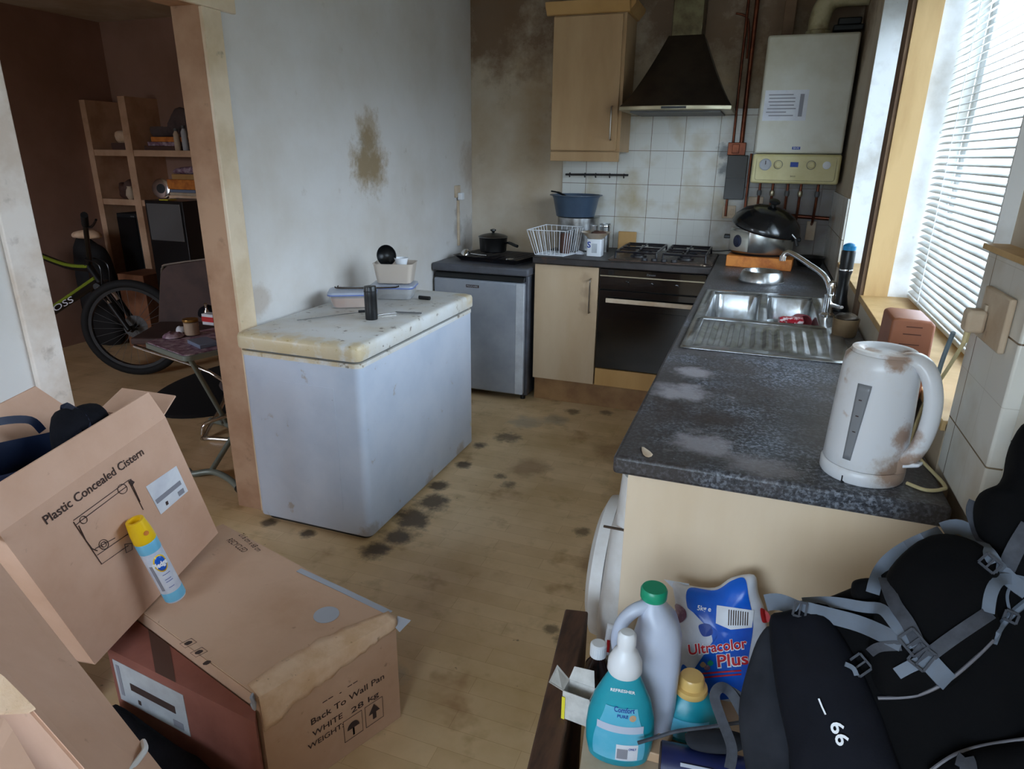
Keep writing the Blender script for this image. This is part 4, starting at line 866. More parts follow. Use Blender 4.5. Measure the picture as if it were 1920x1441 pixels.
# black bottle with blue cap, brown pot
pc = V((2.222, -1.50, ZT)); c = thing('pepper_mill', 'tall black turned mill with a bright blue cap on the sill side behind the tap', 'mill', pc)
obj('body', lathe(BM(), [(.033, 0), (.034, .012), (.027, .03), (.021, .06), (.019, .10), (.021, .14), (.025, .155), (.024, .16), (.0245, .165), (.025, .23), (.023, .236)], pc), M['black'], c)
obj('collar', lathe(BM(), [(.0255, .158), (.0262, .161), (.0255, .164)], pc), M['chrome'], c)
obj('cap', lathe(BM(), [(.0235, .236), (.0235, .252), (.018, .258), (.008, .262), (.002, .263)], pc), M['cyan'], c)
pc = V((2.20, -1.93, ZT+.0005)); c = thing('scourer_pot', 'squat brown pot of scourers between the tap and the kettle', 'pot', pc)
obj('pot', lathe(BM(), [(.034, 0), (.038, .006), (.042, .06), (.039, .06), (.03, .01)], pc), M['sponge'], c)
obj('scourer', pillow([pc+V((.036*math.cos(a), .036*math.sin(a), .062)) for a in (0, .9, 1.9, 2.9, 3.8, 4.7, 5.5)], (0, 0, 1), .014, .02, 2, .006, 60), M['hood'], c)

# ------------------------------------------------------------------ kettle
K = V((2.128, -3.058, ZT+.0005)); c = thing('kettle', 'large dirty white plastic jug kettle with brown stains near the worktop end', 'kettle', K)
hdir = V((.86, -.51, 0)).normalized()      # the handle side
side = V((0, 0, 1)).cross(hdir)
def kring(rx, ry, z, off=0): return [K + hdir*(rx*.84*math.cos(t)+off) + side*(ry*.84*math.sin(t)) + V((0, 0, z)) for t in [2*PI*i/40 for i in range(40)]]
obj('power_base', loft(BM(), [kring(.084, .084, 0), kring(.087, .087, .004), kring(.087, .087, .022), kring(.083, .083, .026)]), M['whiteg'], c)
bd = obj('jug_body', loft(BM(), [kring(.081, .081, .0265), kring(.084, .083, .03), kring(.083, .082, .06), kring(.081, .080, .12), kring(.078, .077, .18), kring(.076, .075, .215), kring(.074, .073, .230), kring(.066, .066, .238)]), M['whiteg'], c)
obj('lid', loft(BM(), [kring(.065, .064, .2382), kring(.063, .062, .244), kring(.045, .043, .243), kring(.038, .036, .238), kring(.01, .01, .237)]), M['whiteg'], c, angle=60)
def hp(s, z): return K + hdir*s + V((0, 0, z))
path = [hp(.035, .230), hp(.060, .233), hp(.080, .214), hp(.093, .178), hp(.096, .135), hp(.090, .09), hp(.078, .06), hp(.062, .052)]
bm = BM(); P = spline(path, 5); rings = []
for i, p in enumerate(P):
    d = (P[min(i+1, len(P)-1)]-P[max(i-1, 0)]).normalized(); u = side.cross(d).normalized(); s = i/(len(P)-1); hw = .021*(1-.2*s) if s > .15 else .021+.02*(.15-s)/.15
    rings.append([p + side*(hw*math.cos(t)) + u*(.0145*math.sin(t)) for t in [2*PI*k/14 for k in range(14)]])
obj('handle', loft(bm, rings), M['whiteg'], c)
obj('switch', hexa(BM(), [hp(s, z)+side*w for s, w, z in ((.068, -.012, .036), (.098, -.010, .048), (.098, .010, .048), (.068, .012, .036), (.068, -.012, .046), (.098, -.010, .055), (.098, .010, .055), (.068, .012, .046))]), M['white'], c, bevel=.003)
obj('handle_foot', loft(BM(), [kring(.034, .036, .027, .046), kring(.03, .034, .05, .05), kring(.018, .026, .075, .048)]), M['whiteg'], c)
ga = math.atan2(-1, -.35)  # gauge direction in the world
def kg(u, v):
    r = .0845*.84 - (v-.03)*.030; a = math.radians(-118)+u; return K + V((r*math.cos(a), r*math.sin(a), v))
bm = BM(); vs = []
gg = [[bm.verts.new(kg(-.17-.10*(1-j/12)*0+(.20+.16*j/12)*(i/5), .045+.145*j/12)) for i in range(6)] for j in range(13)]
for j in range(12):
    for i in range(5): bm.faces.new([gg[j][i], gg[j][i+1], gg[j+1][i+1], gg[j+1][i]])
gz = obj('water_gauge', bm, M['kgauge'], c, solid=.001)
for k in range(3):
    z = .10+k*.03; obj('level_mark', patch(lambda u, v: kg(u, v)*1 + (kg(u, v)-K-V((0, 0, v)))*.02, -.06, .02, z, z+.002, 3, 1), M['ink'], gz)
obj('base_notch', B(K.x-.040, K.x-.033, K.y-.0625, K.y-.05, ZT+.001, ZT+.014), M['black'], c)
# cables and socket on the tiled boxing
c = socket('double_socket', 'cream double socket on the tiled boxing right of the window', 'socket', (2.2695, -3.115, 1.235), (0, 1, 0), (0, 0, 1), (-1, 0, 0), .13, .086, 'cream card')
c = thing('plug', 'cream plug in the double socket above the kettle', 'plug', (2.26, -3.06, 1.2)); obj('body', B(2.23, 2.2585, -3.105, -3.07, 1.205, 1.243), M['cream card'], c, bevel=.006); obj('cable_grip', tube(BM(), [(2.24, -3.085, 1.205), (2.24, -3.082, 1.185)], .005, 8), M['cable'], c)
tag(obj('kettle_cable', tube(BM(), spline([(2.24, -3.082, 1.186), (2.24, -3.05, 1.15), (2.245, -2.98, 1.09), (2.248, -2.90, 1.02), (2.246, -2.87, .95), (2.238, -2.92, .918), W(1768, 905, z=ZT+.004), W(1765, 917, z=ZT+.004), W(1735, 918, z=ZT+.004), W(1700, 905, z=ZT+.004)], 8), .0034, 8), M['cable']), 'cream kettle cable dropping from the plug and looping behind the kettle', 'cable')
tag(obj('grey_cable', tube(BM(), spline([(2.244, -2.99, 1.18), (2.242, -2.965, 1.10), (2.243, -2.97, 1.0), (2.244, -2.96, .915)], 6), .0042, 8), M['gcable']), 'grey cable hanging straight down beside the kettle cable', 'cable')
# knife block
c = thing('knife_block', 'empty reddish brown wooden knife block behind the kettle', 'knife block', (2.22, -2.74, ZT))
a0, a1, a2, a3 = V((2.165, -2.60, ZT+.0005)), V((2.262, -2.60, ZT+.0005)), V((2.262, -2.60, ZT+.0005)), V((2.165, -2.60, ZT+.0005))
Y = -2.80; fr_ = [(2.172, ZT+.0005), (2.245, ZT+.0005), (2.259, ZT+.08), (2.2615, ZT+.16), (2.260, ZT+.240), (2.250, ZT+.2475), (2.190, ZT+.250), (2.178, ZT+.246)]
bm = BM(); prism(bm, [(x, Y, z) for x, z in fr_], (0, .12, 0)); bk = obj('block', bm, M['knife'], c, bevel=.005, seg=3)
for k, z in enumerate((.232, .216, .194, .172, .145)): obj('knife_slot', B(2.206-.004*(k % 3), 2.236, Y-.0006, Y+.001, ZT+z, ZT+z+.0022), M['slot'], bk)

# ================================================================== living room
c = thing('alcove_shelves', 'peach painted built-in alcove shelves in the far room', 'shelves', (-2.4, -.15, 0))
yf = -.30
obj('left_upright', B(-3.158, -3.10, yf, -.001, 0, 1.84), M['shelfp'], c)
obj('divider', B(-2.76, -2.69, yf, -.001, 0, 1.86), M['shelfp'], c)
obj('right_upright', B(-1.9, -1.84, yf, -.001, 0, 1.84), M['shelfp'], c)
for z in (1.435, 1.065, .12):
    obj('shelf', box(box(BM(), -3.099, -2.761, yf+.004, -.001, z, z+.045), -2.689, -1.901, yf+.004, -.001, z, z+.045), M['shelfp'], c)
ZS1, ZS2 = 1.4805, 1.1105
def blk(name, label, cat, x0, x1, y0, y1, z0, z1, m, group=None, rot=0, bev=.003):
    cx, cy = (x0+x1)/2, (y0+y1)/2; R = Matrix.Rotation(rot, 3, 'Z')
    bm = B(x0-cx, x1-cx, y0-cy, y1-cy, z0, z1); bmesh.ops.rotate(bm, verts=bm.verts, matrix=R); bmesh.ops.translate(bm, verts=bm.verts, vec=(cx, cy, 0))
    return tag(obj(name, bm, M[m], bevel=bev), label, cat, group)
blk('magazine_stack', 'brown stack of papers on the top left alcove shelf', 'papers', -2.95, -2.80, -.26, -.1, ZS1, ZS1+.05, 'vinyl', rot=.1)
tag(obj('paper_bag', pillow([V((-2.93, -.2, ZS1+.052)), V((-2.82, -.2, ZS1+.052)), V((-2.80, -.2, ZS1+.09)), V((-2.84, -.2, ZS1+.14)), V((-2.95, -.2, ZS1+.13))], (0, -1, 0), .04, .04, 3, .01, 20), M['torn']), 'tan crumpled paper bag on the top left alcove shelf', 'bag')
blk('paperback', 'red brown book lowest in the pile on the top right alcove shelf', 'book', -2.60, -2.25, -.27, -.08, ZS1, ZS1+.03, 'vinyl', rot=.05)
blk('paperback', 'dark red book in the middle of the pile on the top right alcove shelf', 'book', -2.58, -2.28, -.26, -.08, ZS1+.0305, ZS1+.06, 'packetpur', rot=-.05)
blk('paperback', 'bright orange folder on top of the pile on the top right alcove shelf', 'folder', -2.52, -2.24, -.27, -.09, ZS1+.0605, ZS1+.095, 'orange', rot=.08)
tag(obj('crumpled_bag', pillow([V((-2.58, -.18, ZS1+.096)), V((-2.40, -.18, ZS1+.097)), V((-2.28, -.18, ZS1+.099)), V((-2.20, -.18, ZS1+.17)), V((-2.22, -.18, ZS1+.28)), V((-2.32, -.18, ZS1+.30)), V((-2.36, -.18, ZS1+.18)), V((-2.50, -.18, ZS1+.14)), V((-2.6, -.18, ZS1+.17))], (0, -1, 0), .05, .05, 3, .015, 18), M['greycloth']), 'grey crumpled cloth bag over the pile on the top right alcove shelf', 'bag')
for x, h, l, mm in ((-2.265, .15, 'slim cream bottle beside the orange folder on the top right alcove shelf', 'cream card'), (-2.19, .17, 'white bottle with grey cap on the top right alcove shelf near the wall edge', 'paperg'), (-2.11, .16, 'pale bottle rightmost on the top right alcove shelf', 'white')):
    c = thing('small_bottle', l, 'bottle', (x, -.275, ZS1))
    obj('body', lathe(BM(), [(.02, 0), (.022, .005), (.022, h*.75), (.012, h*.88), (.012, h*.9)], (x, -.275, ZS1+.0002), seg=16), M[mm], c); obj('cap', cyl((x, -.275, ZS1+h*.9+.001), .014, h*.12, seg=14), M['greyplastic'], c)
tag(obj('dark_ornament', pillow([V((-2.99, -.2, ZS2+.004)), V((-2.86, -.2, ZS2+.004)), V((-2.85, -.2, ZS2+.10)), V((-2.88, -.2, ZS2+.15)), V((-2.93, -.2, ZS2+.11)), V((-2.99, -.2, ZS2+.12))], (0, -1, 0), .05, .05, 3, .02, 25), M['vinyl']), 'dark cluttered ornament on the middle left alcove shelf', 'ornament')
c = thing('pinecone_vase', 'small pale vase beside the dark ornament on the middle left alcove shelf', 'vase', (-2.79, -.27, ZS2)); obj('vase', lathe(BM(), [(.02, 0), (.035, .03), (.028, .07), (.018, .09), (.022, .1)], (-2.815, -.275, ZS2+.0003), seg=18), M['cream card'], c)
c = thing('table_clock', 'round chromed alarm clock on the middle right alcove shelf', 'clock', (-2.50, -.24, ZS2)); q = V((-2.52, -.24, ZS2+.085))
obj('case', lathe(BM(), [(.06, 0), (.075, .01), (.075, .04), (.062, .045), (.002, .04)], q+V((0, .02, 0)), (.25, -.95, .1)), M['chrome'], c); obj('dial', lathe(BM(), [(.058, .0405), (.002, .0415)], q+V((0, .018, 0)), (.25, -.95, .1)), M['black'], c); obj('stand', B(-2.56, -2.48, -.25, -.20, ZS2, ZS2+.02), M['chrome'], c)
for k, (w, l) in enumerate(((.30, 'lowest pale'), (.29, 'second from bottom pale'), (.28, 'third from bottom pale'), (.27, 'topmost pale'))):
    blk('paperback', '%s book of the pile under the orange boxes, middle right alcove shelf' % l, 'book', -2.43+k*.01, -2.43+w, -.28, -.1, ZS2+k*.022, ZS2+k*.022+.0215, ('cream card', 'torn', 'cream card', 'bookb')[k], 'paperbacks on the middle shelf', rot=.03*(k % 2))
blk('carton', 'orange brown carton on the books of the middle right alcove shelf', 'carton', -2.42, -2.1, -.28, -.08, ZS2+.089, ZS2+.16, 'orange')
blk('carton', 'smaller tan carton topmost on the middle right alcove shelf', 'carton', -2.38, -2.12, -.26, -.1, ZS2+.1605, ZS2+.20, 'maple2', rot=.1)
tag(obj('folded_paper', pillow([V((-2.40, -.2, ZS2+.202)), V((-2.15, -.2, ZS2+.202)), V((-2.13, -.2, ZS2+.25)), V((-2.2, -.2, ZS2+.26)), V((-2.38, -.2, ZS2+.24))], (0, -1, 0), .05, .05, 3, .008, 20), M['packetpur']), 'crumpled lilac paper on top of the cartons in the alcove', 'paper')
c = thing('speaker', 'tall black floor speaker in the lower left alcove bay', 'speaker', (-2.9, -.2, .166))
obj('cabinet', B(-2.99, -2.775, -.29, -.05, .1655, 1.0), M['blackmatt'], c, bevel=.004); obj('grille', B(-2.98, -2.785, -.298, -.29, .22, .97), M['black'], c); obj('name_plate', B(-2.83, -2.79, -.3, -.298, .975, .985), M['greyplastic'], c)
c = thing('tall_cabinet', 'tall black cabinet with a grey top panel at the right of the alcove', 'cabinet', (-2.0, -.5, 0))
obj('body', B(-2.30, -1.95, -.62, -.32, 0, 1.14), M['black'], c, bevel=.004); obj('grey_panel', B(-2.28, -1.97, -.628, -.62, .86, 1.12), M['greyplastic'], c, bevel=.003)
tag(obj('yellow_card', B(-2.2, -2.12, -.58, -.5, 1.1405, 1.146), M['yellowpaper']), 'small yellow card on the tall black cabinet in the far room', 'card')

# bicycle
HUB = W(250, 615, z=.335); c = thing('mountain_bike', 'black and lime mountain bike leaning in the far room, front wheel turned', 'bicycle', (-2.4, -1.15, 0))
wa = V((-.42, .91, 0)).normalized()       # wheel axle
wx = V((0, 0, 1)).cross(wa).normalized()
def wheel(hub, wa, nm='front_wheel'):
    wx = V((0, 0, 1)).cross(wa).normalized(); zz = V((0, 0, 1))
    bm = BM(); rings = []
    for i in range(48):
        a = 2*PI*i/48; d = wx*math.cos(a)+zz*math.sin(a)
        rings.append([hub + d*(.305+.028*math.cos(t)) + wa*(.026*math.sin(t)) for t in [2*PI*k/10 for k in range(10)]])
    loft(bm, rings+[rings[0]], False, False); w = obj(nm, bm, M['tyre'], c)
    bm = BM(); rings = []
    for i in range(48):
        a = 2*PI*i/48; d = wx*math.cos(a)+zz*math.sin(a); rings.append([hub+d*r+wa*s for r, s in ((.262, -.012), (.285, -.014), (.285, .014), (.262, .012))])
    loft(bm, rings+[rings[0]], False, False); obj('wheel_rim', bm, M['bikeblk'], w)
    bm = BM()
    for i in range(28):
        a = 2*PI*i/28; b = a+(.35 if i % 2 else -.35); tube(bm, [hub+wa*(.02 if i % 4 < 2 else -.02)+(wx*math.cos(b)+zz*math.sin(b))*.02, hub+(wx*math.cos(a)+zz*math.sin(a))*.265], .0012, 4)
    obj('spokes', bm, M['greyplastic'], w)
    obj('hub', lathe(BM(), [(.01, -.05), (.022, -.03), (.018, 0), (.022, .03), (.01, .05)], hub, wa, 14), M['black'], w)
    obj('brake_disc', lathe(BM(), [(.05, .036), (.08, .036), (.08, .038), (.05, .038)], hub, wa, 28), M['greyplastic'], w)
    return w
wheel(HUB, wa)
st = (V((-.46, 0, .89))).normalized()     # fork direction, towards the head tube
st = (W(140, 462, y=HUB.y+.05) - HUB).normalized()
for s in (-1, 1):
    a = HUB + wa*.06*s; obj('fork_leg', tube(BM(), [a, a+st*.22], [.017, .02], 10), M['bikeblk'], c); obj('fork_stanchion', tube(BM(), [a+st*.22, a+st*.36], .014, 10), M['chrome'], c)
crown = HUB+st*.37
obj('fork_crown', tube(BM(), [crown-wa*.075, crown+wa*.075], .024, 10), M['bikeblk'], c)
head = [crown, crown+st*.17]; obj('head_tube', tube(BM(), head, .025, 12), M['bikeblk'], c)
stem = head[1]+V((.05, -.02, .05)); obj('stem', tube(BM(), [head[1], stem], .018, 10), M['black'], c)
hb0, hb1 = W(158, 404, y=-1.42), stem+(stem-W(158, 404, y=-1.42))
obj('handlebar', tube(BM(), spline([hb0, stem+(hb0-stem)*.5, stem, stem+(hb1-stem)*.5, hb1], 4), .015, 8), M['black'], c)
for h in (hb0, hb1): 
    d = (h-stem).normalized(); obj('grip', tube(BM(), [h-d*.12, h+d*.01], .02, 10), M['tyre'], c); obj('brake_lever', tube(BM(), spline([h-d*.15, h-d*.12+V((.05, 0, -.01)), h+V((.09, 0, -.02))], 3), .007, 6), M['black'], c)
for k, s in enumerate((.03, -.03)): obj('brake_cable', tube(BM(), spline([stem+V((0, s, 0)), stem+V((.12, s, -.04)), stem+V((.10, s, -.2)), crown+V((.02, s, .02))], 6), .005, 6), M['black'], c)
bb_ = V((-2.98, -1.02, .32)); seat_ = V((-3.05, -1.0, .78))
obj('down_tube', tube(BM(), [crown+st*.04, bb_], .03, 12), M['bikeblk'], c); obj('lime_stripe', tube(BM(), [crown+st*.05+V((0, -.022, .01)), bb_+V((0, -.022, .02))], .013, 8), M['lime'], c)
obj('top_tube', tube(BM(), spline([head[1]-st*.03, head[1]-st*.03+V((-.25, .02, .0)), seat_], 4), .022, 12), M['bikeblk'], c); obj('lime_stripe', tube(BM(), spline([head[1]-st*.03+V((0, -.014, .014)), head[1]-st*.03+V((-.25, .0, .014)), seat_+V((0, -.02, .01))], 4), .012, 8), M['lime'], c)
obj('seat_tube', tube(BM(), [bb_, seat_], .02, 10), M['bikeblk'], c)
dd = (crown-bb_).normalized(); text('BOSS', M['paper'], c, bb_+dd*.1+V((0, -.045, -.02)), dd, V((0, 0, 1)).cross(dd).cross(dd)*-1, width=.36, size=.06, name='frame_lettering')
tag(obj('black_rucksack', pillow([V((-3.08, -.6, .02)), V((-2.8, -.6, .02)), V((-2.78, -.6, .4)), V((-2.80, -.6, .72)), V((-2.9, -.6, .80)), V((-3.08, -.6, .80))], (0, -1, 0), .12, .1, 3, .02, 6), M['blackmatt']), 'large black shape behind the bicycle in the far room', 'bag')
tag(obj('folded_towel', pillow([V((-3.08, -.6, .835)), V((-2.86, -.6, .835)), V((-2.84, -.6, .87)), V((-2.92, -.6, .90)), V((-3.07, -.6, .88))], (0, -1, 0), .07, .07, 3, .01, 12), M['torn']), 'pale folded cloth on the black shape behind the bicycle', 'cloth')
tag(obj('brown_carton', B(-2.72, -2.46, -.60, -.34, .0005, .58), M['brownbox'], bevel=.003), 'brown carton between the bicycle and the alcove shelves', 'carton')
tag(obj('dark_rug', lathe(BM(), [(.56, 0), (.56, .02), (.54, .026), (.002, .026)], (-1.25, -1.02, .0005), seg=48, sx=1.15, sy=.75), M['rug']), 'round black rug on the floor beside the folding table', 'rug')
for k, (p, l) in enumerate((((-1.03, -1.2, .036), 'brownish grey cushion lying lowest on the black rug'), ((-.98, -1.12, .145), 'grey cushion on top of the other on the black rug'))):
    q = V(p); tag(obj('cushion', pillow([q+V((.19*math.cos(a), .15*math.sin(a), .05)) for a in [2*PI*i/9 for i in range(9)]], (0, 0, 1), .05, .05, 3, .012, 9), M['greycloth']), l, 'cushion')
# chair
c = thing('cantilever_chair', 'chair with a brown back panel and chromed tube base beyond the folding table', 'chair', (-1.2, -1.3, 0))
p = [V((-1.62, -1.26, .44)), V((-1.23, -1.10, .44)), V((-1.20, -1.08, .86)), V((-1.56, -1.23, .80))]
P = spline([p[0], p[1], p[2], p[3].lerp(p[2], .08), p[3], p[3].lerp(p[0], .12)], 3, True)
bk = obj('backrest', plate([p[0], p[1], p[2], p[3].lerp(p[2], .12)+V((0, 0, .004)), p[3]+V((.015, .006, -.012)), p[3].lerp(p[0], .12)], .02), M['chair'], c, bevel=.004)
obj('back_rim', tube(BM(), spline([p[2], p[3].lerp(p[2], .12)+V((0, 0, .006)), p[3]+V((.005, 0, -.01)), p[3].lerp(p[0], .15), p[0], p[0]+V((.02, -.02, -.05))], 4), .008, 8), M['chairrim'], c)
obj('seat', prism(BM(), [(-1.60, -1.28, .42), (-1.22, -1.12, .42), (-1.05, -1.5, .42), (-1.42, -1.66, .42)], (0, 0, .04)), M['chair'], c, bevel=.012, seg=3)
q = W(380, 822, z=.012); 
obj('tube_base', tube(BM(), spline([V((-1.42, -1.64, .41)), q+V((-.15, .35, .2)), q+V((-.02, .06, .02)), q, q+V((.05, .02, .0)), q+V((.5, .12, 0)), V((-.28, -1.7, .012)), V((-.30, -1.45, .012)), V((-.42, -1.42, .03)), V((-.6, -1.5, .10)), q+V((.03, .05, .09)), q+V((-.01, .01, .02))], 5), .011, 10), M['chrome'], c)
# folding table
c = thing('folding_table', 'small grey green folding table cluttered with a candle jar and packets', 'table', (-.6, -1.85, 0))
TZ = .60
u = V((.954, -.30, 0)); v = V((.30, .954, 0)); Lc = V((-.86, -2.05, 0)); 
def tp_(a, b, z=TZ): return Lc + u*a + v*b + V((0, 0, z))
ring = [Lc + p for p in rrect(.20, .26, .20, .26, .035, 5, u, v)]
obj('table_top', loft(BM(), [[p+V((0, 0, TZ-.03)) for p in ring], [p+V((0, 0, TZ-.004)) for p in ring]]), M['tableleg'], c, bevel=.004)
ring = [Lc + p for p in rrect(.20, .26, .192, .252, .03, 5, u, v)]
obj('top_inlay', loft(BM(), [[p+V((0, 0, TZ-.004)) for p in ring], [p+V((0, 0, TZ)) for p in ring]]), M['packetpur'], c)
f0 = W(362, 888, z=.014); f1 = W(398, 884, z=.03); f2 = W(430, 898, z=.03); f3 = W(452, 920, z=.014)
obj('foot_bar', tube(BM(), spline([f0+V((-.05, .02, 0)), f0, f1, f2, f3], 4), .015, 10), M['tableleg'], c)
obj('foot_cap', tube(BM(), [f3+(f2-f3)*.25, f3+(f3-f2)*.12], .018, 10), M['black'], c)
obj('leg', tube(BM(), [f1+V((0, 0, .01)), W(438, 815, y=-1.98), V((-.36, -1.75, .57))], .013, 10), M['tableleg'], c)
g0 = V((-.95, -1.62, .014)); g1 = V((-.62, -1.72, .014)); obj('foot_bar', tube(BM(), spline([g0, g0.lerp(g1, .5)+V((0, 0, .015)), g1], 4), .015, 10), M['tableleg'], c)
obj('leg', tube(BM(), [g0.lerp(g1, .5)+V((0, 0, .03)), V((-.72, -1.95, .57))], .013, 10), M['tableleg'], c)
q = W(361, 628, z=TZ); c = thing('candle_jar', 'white candle in a glass jar with a brown rim on the folding table', 'candle', q); 
obj('jar', lathe(BM(), [(.034, .001), (.036, .006), (.0362, .082), (.0352, .082), (.0352, .006)], q), M['jarglass'], c); obj('wax', lathe(BM(), [(.0345, .006), (.0345, .066), (.02, .070), (.003, .067)], q), M['wax'], c); obj('rim_band', lathe(BM(), [(.0365, .072), (.038, .078), (.0365, .084)], q), M['jarrim'], c)
q = W(378, 646, z=TZ); tag(obj('notebook', prism(BM(), [q+u*a+v*b+V((0, 0, .001)) for a, b in ((-.075, -.03), (.07, -.045), (.075, .05), (-.06, .06))], (0, 0, .018)), M['bookb'], bevel=.002), 'blue grey book on the near edge of the folding table', 'book')
q = W(325, 632, z=TZ); tag(obj('crumpled_packet', pillow([q+V((.05*math.cos(a), .05*math.sin(a), .004)) for a in (0, .9, 1.7, 2.6, 3.4, 4.3, 5.3)], (0, 0, 1), .02, .002, 2, .01, 40), M['packetpur']), 'crumpled purple and white wrapper left of the candle jar', 'wrapper')
q = W(340, 622, z=TZ); tag(obj('crumpled_packet', pillow([q+V((.025*math.cos(a), .025*math.sin(a), .004)) for a in (0, .9, 1.7, 2.6, 3.4, 4.3, 5.3)], (0, 0, 1), .028, .002, 2, .01, 40), M['paper']), 'small silvery foil scrap just left of the candle jar', 'wrapper')
q = W(395, 608, z=TZ); c = thing('red_white_carton', 'red and white carton right of the candle jar on the folding table', 'carton', q)
obj('carton', B(q.x-.035, q.x+.04, q.y-.02, q.y+.03, TZ+.001, TZ+.06), M['paper'], c, bevel=.002); obj('red_band', B(q.x-.0355, q.x+.0405, q.y-.0205, q.y+.0305, TZ+.018, TZ+.045), M['packetred'], c)
q = W(385, 606, z=TZ); c = thing('metal_lighter', 'small upright chrome object behind the candle jar', 'lighter', q); obj('body', lathe(BM(), [(.012, .001), (.013, .06), (.006, .07), (.006, .09), (.011, .10), (.003, .106)], q+V((-.01, .03, 0)), seg=14), M['chrome'], c)
tag(obj('black_pouch', pillow([W(392, 596, z=TZ+.001)+V((.06*math.cos(a), .05*math.sin(a), .02)) for a in (0, 1, 2, 3, 4, 5)], (0, 0, 1), .05, .02, 3, .008, 30), M['blackcloth']), 'dark cloth pouch at the far right of the folding table', 'pouch')

# ================================================================== boxes at the left
ZA = .33
A_B, A_R, A_F, A_L = V((.37, -2.91, ZA)), V((1.12, -3.115, ZA)), V((.97, -3.46, ZA)), V((.22, -3.26, ZA))
c = thing('toilet_pan_box', 'large closed cardboard box with a torn corner standing on the floor', 'cardboard box', ((A_B+A_R+A_F+A_L)/4-V((0, 0, ZA))))
mid = (A_B+A_R+A_F+A_L)/4
def fl(p, z, s=1.0): return V((mid.x+(p.x-mid.x)*s, mid.y+(p.y-mid.y)*s, z))
dl = (A_L-A_B).normalized()
bm = BM(); rings = [[fl(A_B, .0005), fl(A_R, .0005), fl(A_F, .0005), fl(A_L, .0005)], [fl(A_B, .25), fl(A_R, .25), fl(A_F, .25), fl(A_L, .25)], [A_B-V((0, 0, .003)), A_R-V((0, 0, .003)), A_F-V((0, 0, .003)), A_L-V((0, 0, .003))]]
loft(bm, rings); bm.normal_update()
for f in bm.faces:
    cc_ = f.calc_center_median()
    f.material_index = 0
body = obj('carton_body', bm, [M['card2'], M['cardred']], c, smooth=False)
top = obj('top_flap', prism(BM(), [A_B, A_R, A_F, A_L], (0, 0, .0035)), M['card2'], c, smooth=False)
ex = (A_R-A_B).normalized(); ey = (A_F-A_R).normalized()
ln = (A_R-A_F).normalized(); nr = V((0, 0, 1)).cross(ln)*-1
if nr.x < 0: nr = -nr
# torn liner hanging over the end face
bm = BM(); n = 26; rows = []
def torn_edge(t, base, amp): return base+amp*noise.noise(V((t*9, base*50, 3)))
g = []
for i in range(n+1):
    t = i/n; q = A_R.lerp(A_F, t); hang = .025+.05*t+.035*max(0, t-.5)+.022*noise.noise(V((t*7, 2, 1)))+.012*noise.noise(V((t*25, 5, 1))); back = .03+.035*math.sin(t*2.6)+.010*noise.noise(V((t*11, 8, 1)))
    row = []
    for s in range(3): row.append(bm.verts.new(q-nr*back*(1-s/3)+V((0, 0, .0045))))
    row.append(bm.verts.new(q+nr*.004+V((0, 0, .003))))
    for s in range(1, 5): row.append(bm.verts.new(q+nr*(.007+.003*noise.noise(V((t*14, s, 0))))-V((0, 0, hang*s/4))))
    g.append(row)
for i in range(n):
    for j in range(7): bm.faces.new([g[i][j], g[i+1][j], g[i+1][j+1], g[i][j+1]])
obj('torn_liner', bm, M['torn'], top, solid=.0025)
tp2 = W(612, 1152, z=ZA+.004); s_ = obj('round_sticker', lathe(BM(), [(.033, 0), (.033, .0008)], tp2, seg=32), M['tape'], top); s_['label'] = 'round silver sticker'
tx = (A_R-A_B).normalized()
obj('silver_tape', ribbon(BM(), [W(560, 1068, z=ZA+.004), W(640, 1105, z=ZA+.004), A_R+V((-.02, .008, .004))], .018, (0, 0, 1), .0008), M['tape'], top)
obj('tape_tail', plate([A_R+V((.0, .01, .0)), A_R+V((.035, .02, -.012)), A_R+V((.018, -.012, -.03)), A_R+V((.003, -.01, -.02))], .0012), M['tape'], top)
obj('tape_scrap', pillow([A_F+V((-.02, .01, 0)), A_F+V((-.012, -.01, .008)), A_F+V((-.004, -.008, -.01)), A_F+V((-.004, -.01, -.03)), A_F+V((-.016, -.006, -.02))], (-.3, -.9, .2), .006, .004, 2, .004, 90), M['tape'], c)
IK = M['ink']
o0 = W(420, 1000, z=ZA+.004)
text('21.6 cm x 68 cm', IK, top, W(447, 1003, z=ZA+.0037), W(503, 1052, z=ZA)-W(447, 1003, z=ZA), A_B-A_L, width=.13, size=.026)
text('RECYCLED', IK, top, W(424, 1013, z=ZA+.0037), W(475, 1050, z=ZA)-W(424, 1013, z=ZA), A_B-A_L, width=.10, size=.028)
